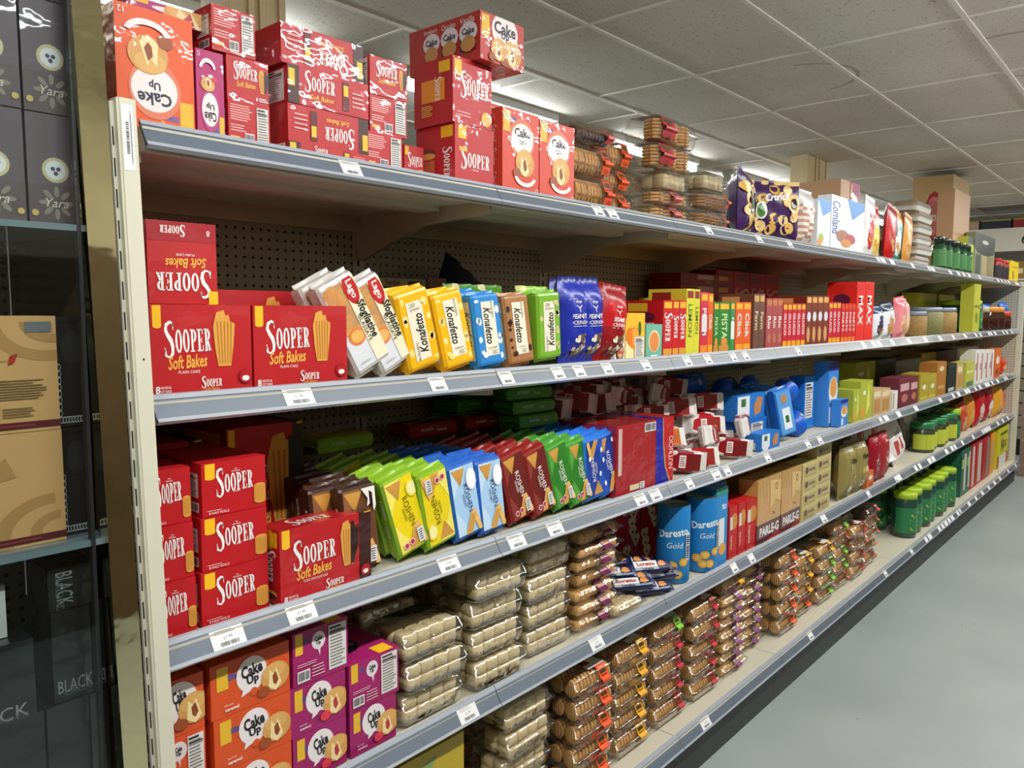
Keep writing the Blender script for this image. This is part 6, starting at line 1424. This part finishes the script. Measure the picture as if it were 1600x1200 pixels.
pbox('blk_up', -.165, -.102, zt + .216, .16, 'plain black perfume box under the sideways lettered one', y=.055); pbox('blk_up', -.101, -.080, zt + .216, .16, 'narrow black perfume box above another beside the brass post', y=.055)
pbox('blk_up', -.33, -.198, zt + .216, .135, 'black perfume box with lettering at the left picture edge', y=.03)
pbox('blk_side', -.168, -.090, zt + .377, .070, 'black perfume box lying on its side with upright lettering on top of the pile', y=.05, d=.10)
design('whitebox2', 'b9bcbd', {'f': lambda f, C: f.rect(.1, .1, .9, .9, C('c8cacb'))}, True)
pbox('whitebox2', -.33, -.225, zt + .352, .085, 'pale grey box lying on the left black box', y=.06)
def scroll(f, C, low):
    v, q = ring(.9, .1 if low else .95, .62, .34, .46, .25, 90 if low else 180, 200 if low else 290, 14); f.put(v, q, C('ad8450'))
    v, q = ring(.95, .1 if low else .95, .32, .18, .2, .11, 90 if low else 180, 200 if low else 290, 10); f.put(v, q, C('ad8450'))
    f.poly([(.3, .72 if low else .55), (.42, .8 if low else .62), (.52, .62), (.36, .60)], C('ad8450'))
    f.rect(0, .03, 1, .09, C('5a1c22')); f.lines(0, .045, 1, .075, 1, C('8a3a3a'), .4)
    if not low: f.rect(.68, .86, .95, .95, C('6a6d70')); f.poly([(.5, .58), (.56, .6), (.6, .68), (.52, .66)], C('a82a1c')); f.lines(.3, .28, .9, .46, 8, C('6a5236'), .35); f.lines(.42, .13, .8, .22, 4, C('6a5236'), .35)
design('kraft_up', 'c89c66', {'f': lambda f, C: scroll(f, C, False), 'l': lambda f, C: f.rect(0, .03, 1, .09, C('5a1c22'))}); design('kraft_low', 'c89c66', {'f': lambda f, C: scroll(f, C, True)})
def hexes(f, C):
    k = f.k
    v, q = ring(.45, .45, .05, .05, .04, .04)
    f.rect(.0, .93, 1, .96, C('050607')); f.ell(.5, .72, .35 * f.w, C('23262a'), .15 * f.h)
    for i in range(9):
        for (a, b) in ((.06 + .1 * i, .06), ): 
            v, q = ring(a, b, .065, .035, .048, .025, n=6); f.put(v, q, C('c6c8ca'), 4)
    for i in range(8):
        for a in (.05, .95):
            v, q = ring(a, .12 + i * .06, .065, .035, .048, .025, n=6); f.put(v, q, C('c6c8ca'), 4)
design('hexblk', '121518', {'f': hexes}, True)
zu = 1.345 - .0035
pbox('kraft_low', -.28, -.134, zu, .185, 'brown kraft box with scroll print, lower of two'); pbox('kraft_up', -.28, -.135, zu + .186, .185, 'brown kraft box with small print and a red emblem, upper of two')
for k in range(2): pbox('hexblk', -.131, -.083, zu + k * .186, .184, 'black box edged with white honeycomb lines, %s of two' % ('lower', 'upper')[k], y=.07)
def mauve(f, C):
    f.ell(.5, .50, .020, C('c8b890'), .020); f.ell(.5, .50, .015, C('dcdcdc'), .015)
    for a, b in ((.45, .51), (.55, .51), (.5, .47)): f.ell(a, b, .0035, C('3a2a5a'), n=8)
    for i in range(8):
        a = i * PI / 4; f.ell(.5 + .018 * math.cos(a) / f.w, .2 + .018 * math.sin(a) / f.h, .009, C('8a7c74'), .004, n=8, rot=a, lay=4)
    f.text('Yara', .5, .2, .014, C('d8ccb8'), shear=.3); f.ell(.1, .1, .005, C('c8a860')); f.ell(.9, .1, .005, C('c8a860')); f.rect(0, 0, 1, .36, C('55454a'), 1)
design('mauve', '5b4b55', {'f': mauve}, True)
zm = 1.862 - .0035
for k in range(2):
    for i, (a, b) in enumerate(((-.335, -.254), (-.252, -.170), (-.168, -.085))):
        pbox('mauve', a, b, zm + k * .175, .173, 'mauve perfume box with a round crest, %s row, %s column in the cabinet' % (('lower', 'upper')[k], ('far left', 'middle', 'right')[i]), y=.045)
for k in range(2):
    pbox('mauve', -.168, -.085, zm + (2 + k) * .175, .173, 'mauve perfume box with a round crest, %s of the stack beside the post' % ('third from bottom', 'topmost')[k], y=.045)

# ================================================================== far end of the store
m_slat = mat('slat_wood', '7f7462', .6, var=.25, bscale=6); m_hook = mat('hook_black', '101010', .4)
FX = 10.6
mb = MB(); z = .2
mb.box(FX + .02, FX + .06, -1.6, 4.5, 0, 2.08, m_slot)
while z < 1.9:
    mb.box(FX, FX + .02, -1.6, 4.5, z, z + .135, m_slat); z += .15
t = tag(link('slat_wall', mb.mesh('slat_wall')), 'grooved wooden slat wall beyond the far end of the run', 'slat wall')
for i in range(5):
    for j in range(2):
        h = MB(); h.box(FX - .14, FX, -.02 - j * .16, -.012 - j * .16, .62 + i * .24, .628 + i * .24, m_hook); h.box(FX - .145, FX - .135, -.02 - j * .16, -.012 - j * .16, .62 + i * .24, .65 + i * .24, m_hook); link('hook', h.mesh('hook'), t)
m_sign = mat('sign_white', 'cfc9ba', .5); HX = 9.8
t = bpy.data.objects.new('aisle_header', None); COL.objects.link(t); t.location = (HX, 0, 2.55); tag(t, 'long white header board with a black number at the far end', 'header board')
mb = MB(); mb.box(0, .04, -1.4, .86, -.125, .135, m_sign); link('board', mb.mesh('board'), t)
for yy in (-1.38, .84):
    mb = MB(); mb.box(.04, .08, yy - .02, yy + .02, -2.55, .135, m_sign); link('board_post', mb.mesh('board_post'), t)
mb = MB(); f = Fr(lambda s, q, o: (-o * 3, .20 - s * .12, -.06 + q * .13), .12, .13, mb); f.text('6', .5, .5, .11, m_hook, bold=.01); link('number', mb.mesh('number'), t)
mb = MB(); mb.box(HX + .10, HX + .50, -1.4, .86, 2.655, 2.675, m_sign); mb.box(HX + .08, HX + .10, -1.4, .86, 2.655, 2.675, m_sign); tag(link('high_shelf', mb.mesh('high_shelf')), 'cream high shelf behind the white header board', 'shelf')
for i, (a, b, c, nm) in enumerate(((.85, .62, 'b59a78', 'tan'), (.60, .30, '141a2a', 'navy'), (.28, -.50, '8f1a20', 'dark red'))):
    mb = MB(); mb.box(HX + .12, HX + .45, b, a, 2.676, 2.80, P(c)); f = face(mb, 'l', HX + .12, HX + .45, b, a, 2.676, 2.80); f.rect(.0, .86, 1, 1, P('9a8a3a')); f.rect(.1, .1, .3, .3, P('a58a68' if i == 0 else '20242e'))
    tag(link('storage_box', mb.mesh('storage_box')), '%s storage box above the white header board' % nm, 'box')
for i in range(6):
    mb = MB(); a = .85 - i * .24; c = ('b0781e', 'c8a82a', '8a6a2a', 'b59a6a', 'c8b03a', '9a6a2c')[i]
    mb.box(HX + .15, HX + .35, a - .23, a, 2.12, 2.12 + .2 + .03 * (i % 2), P(c)); f = face(mb, 'l', HX + .15, HX + .35, a - .23, a, 2.12, 2.32); f.rect(.1, .3, .9, .6, P('d8d0a8')); f.ell(.5, .45, .05, P('a8341c'))
    tag(link('display_pack', mb.mesh('display_pack')), '%s pack on the far shelf under the white header, %s from the left' % (('brown', 'golden', 'olive', 'tan', 'yellow', 'ochre')[i], NTH[i]), 'box')
mb = MB(); mb.box(HX + .08, HX + .45, -1.4, .86, 2.10, 2.118, m_sign); tag(link('far_shelf', mb.mesh('far_shelf')), 'shelf holding brown and yellow packs below the white header', 'shelf')
for k in range(3):
    mb = MB(); mb.box(0, .35, -.45, 0, 0, .26, P('8a7264')); f = face(mb, 'l', 0, .35, -.45, 0, 0, .26); f.rect(0, .45, 1, .52, P('a08a78')); f.rect(.3, .1, .6, .3, P('6a5a50'))
    tag(link('cardboard_carton', mb.mesh('cardboard_carton'), None, (9.15, -.02, k * .261)), 'brown cardboard carton on the floor past the far end, %s of three' % ('lowest', 'middle', 'topmost')[k], 'cardboard carton')
# ------------------------------------------------------------------ prototypes never placed are removed
def drop(o):
    for c in list(o.children): drop(c)
    bpy.data.objects.remove(o)
for k, (t, h, used) in list(CL.items()):
    if not used: drop(t)
import OpenImageIO as oi
b=oi.ImageBuf('/workdir/render_main.png').get_pixels(oi.UINT8)
for n,(u,v) in {'ceil':(1300,150),'ceil3':(1500,260),'floor':(1400,1050),'rail1':(400,235),'rail2':(420,620),'rail3':(600,925),'rail4':(850,1060),'rail5':(1150,1090),'post':(230,600),'red':(434,578),'under':(304,323)}.items():
    s=b.shape[1]/1600; x,y=int(u*s),int(v*s); print(n,(u,v),b[y-2:y+3,x-2:x+3].mean((0,1)).round()[:3])
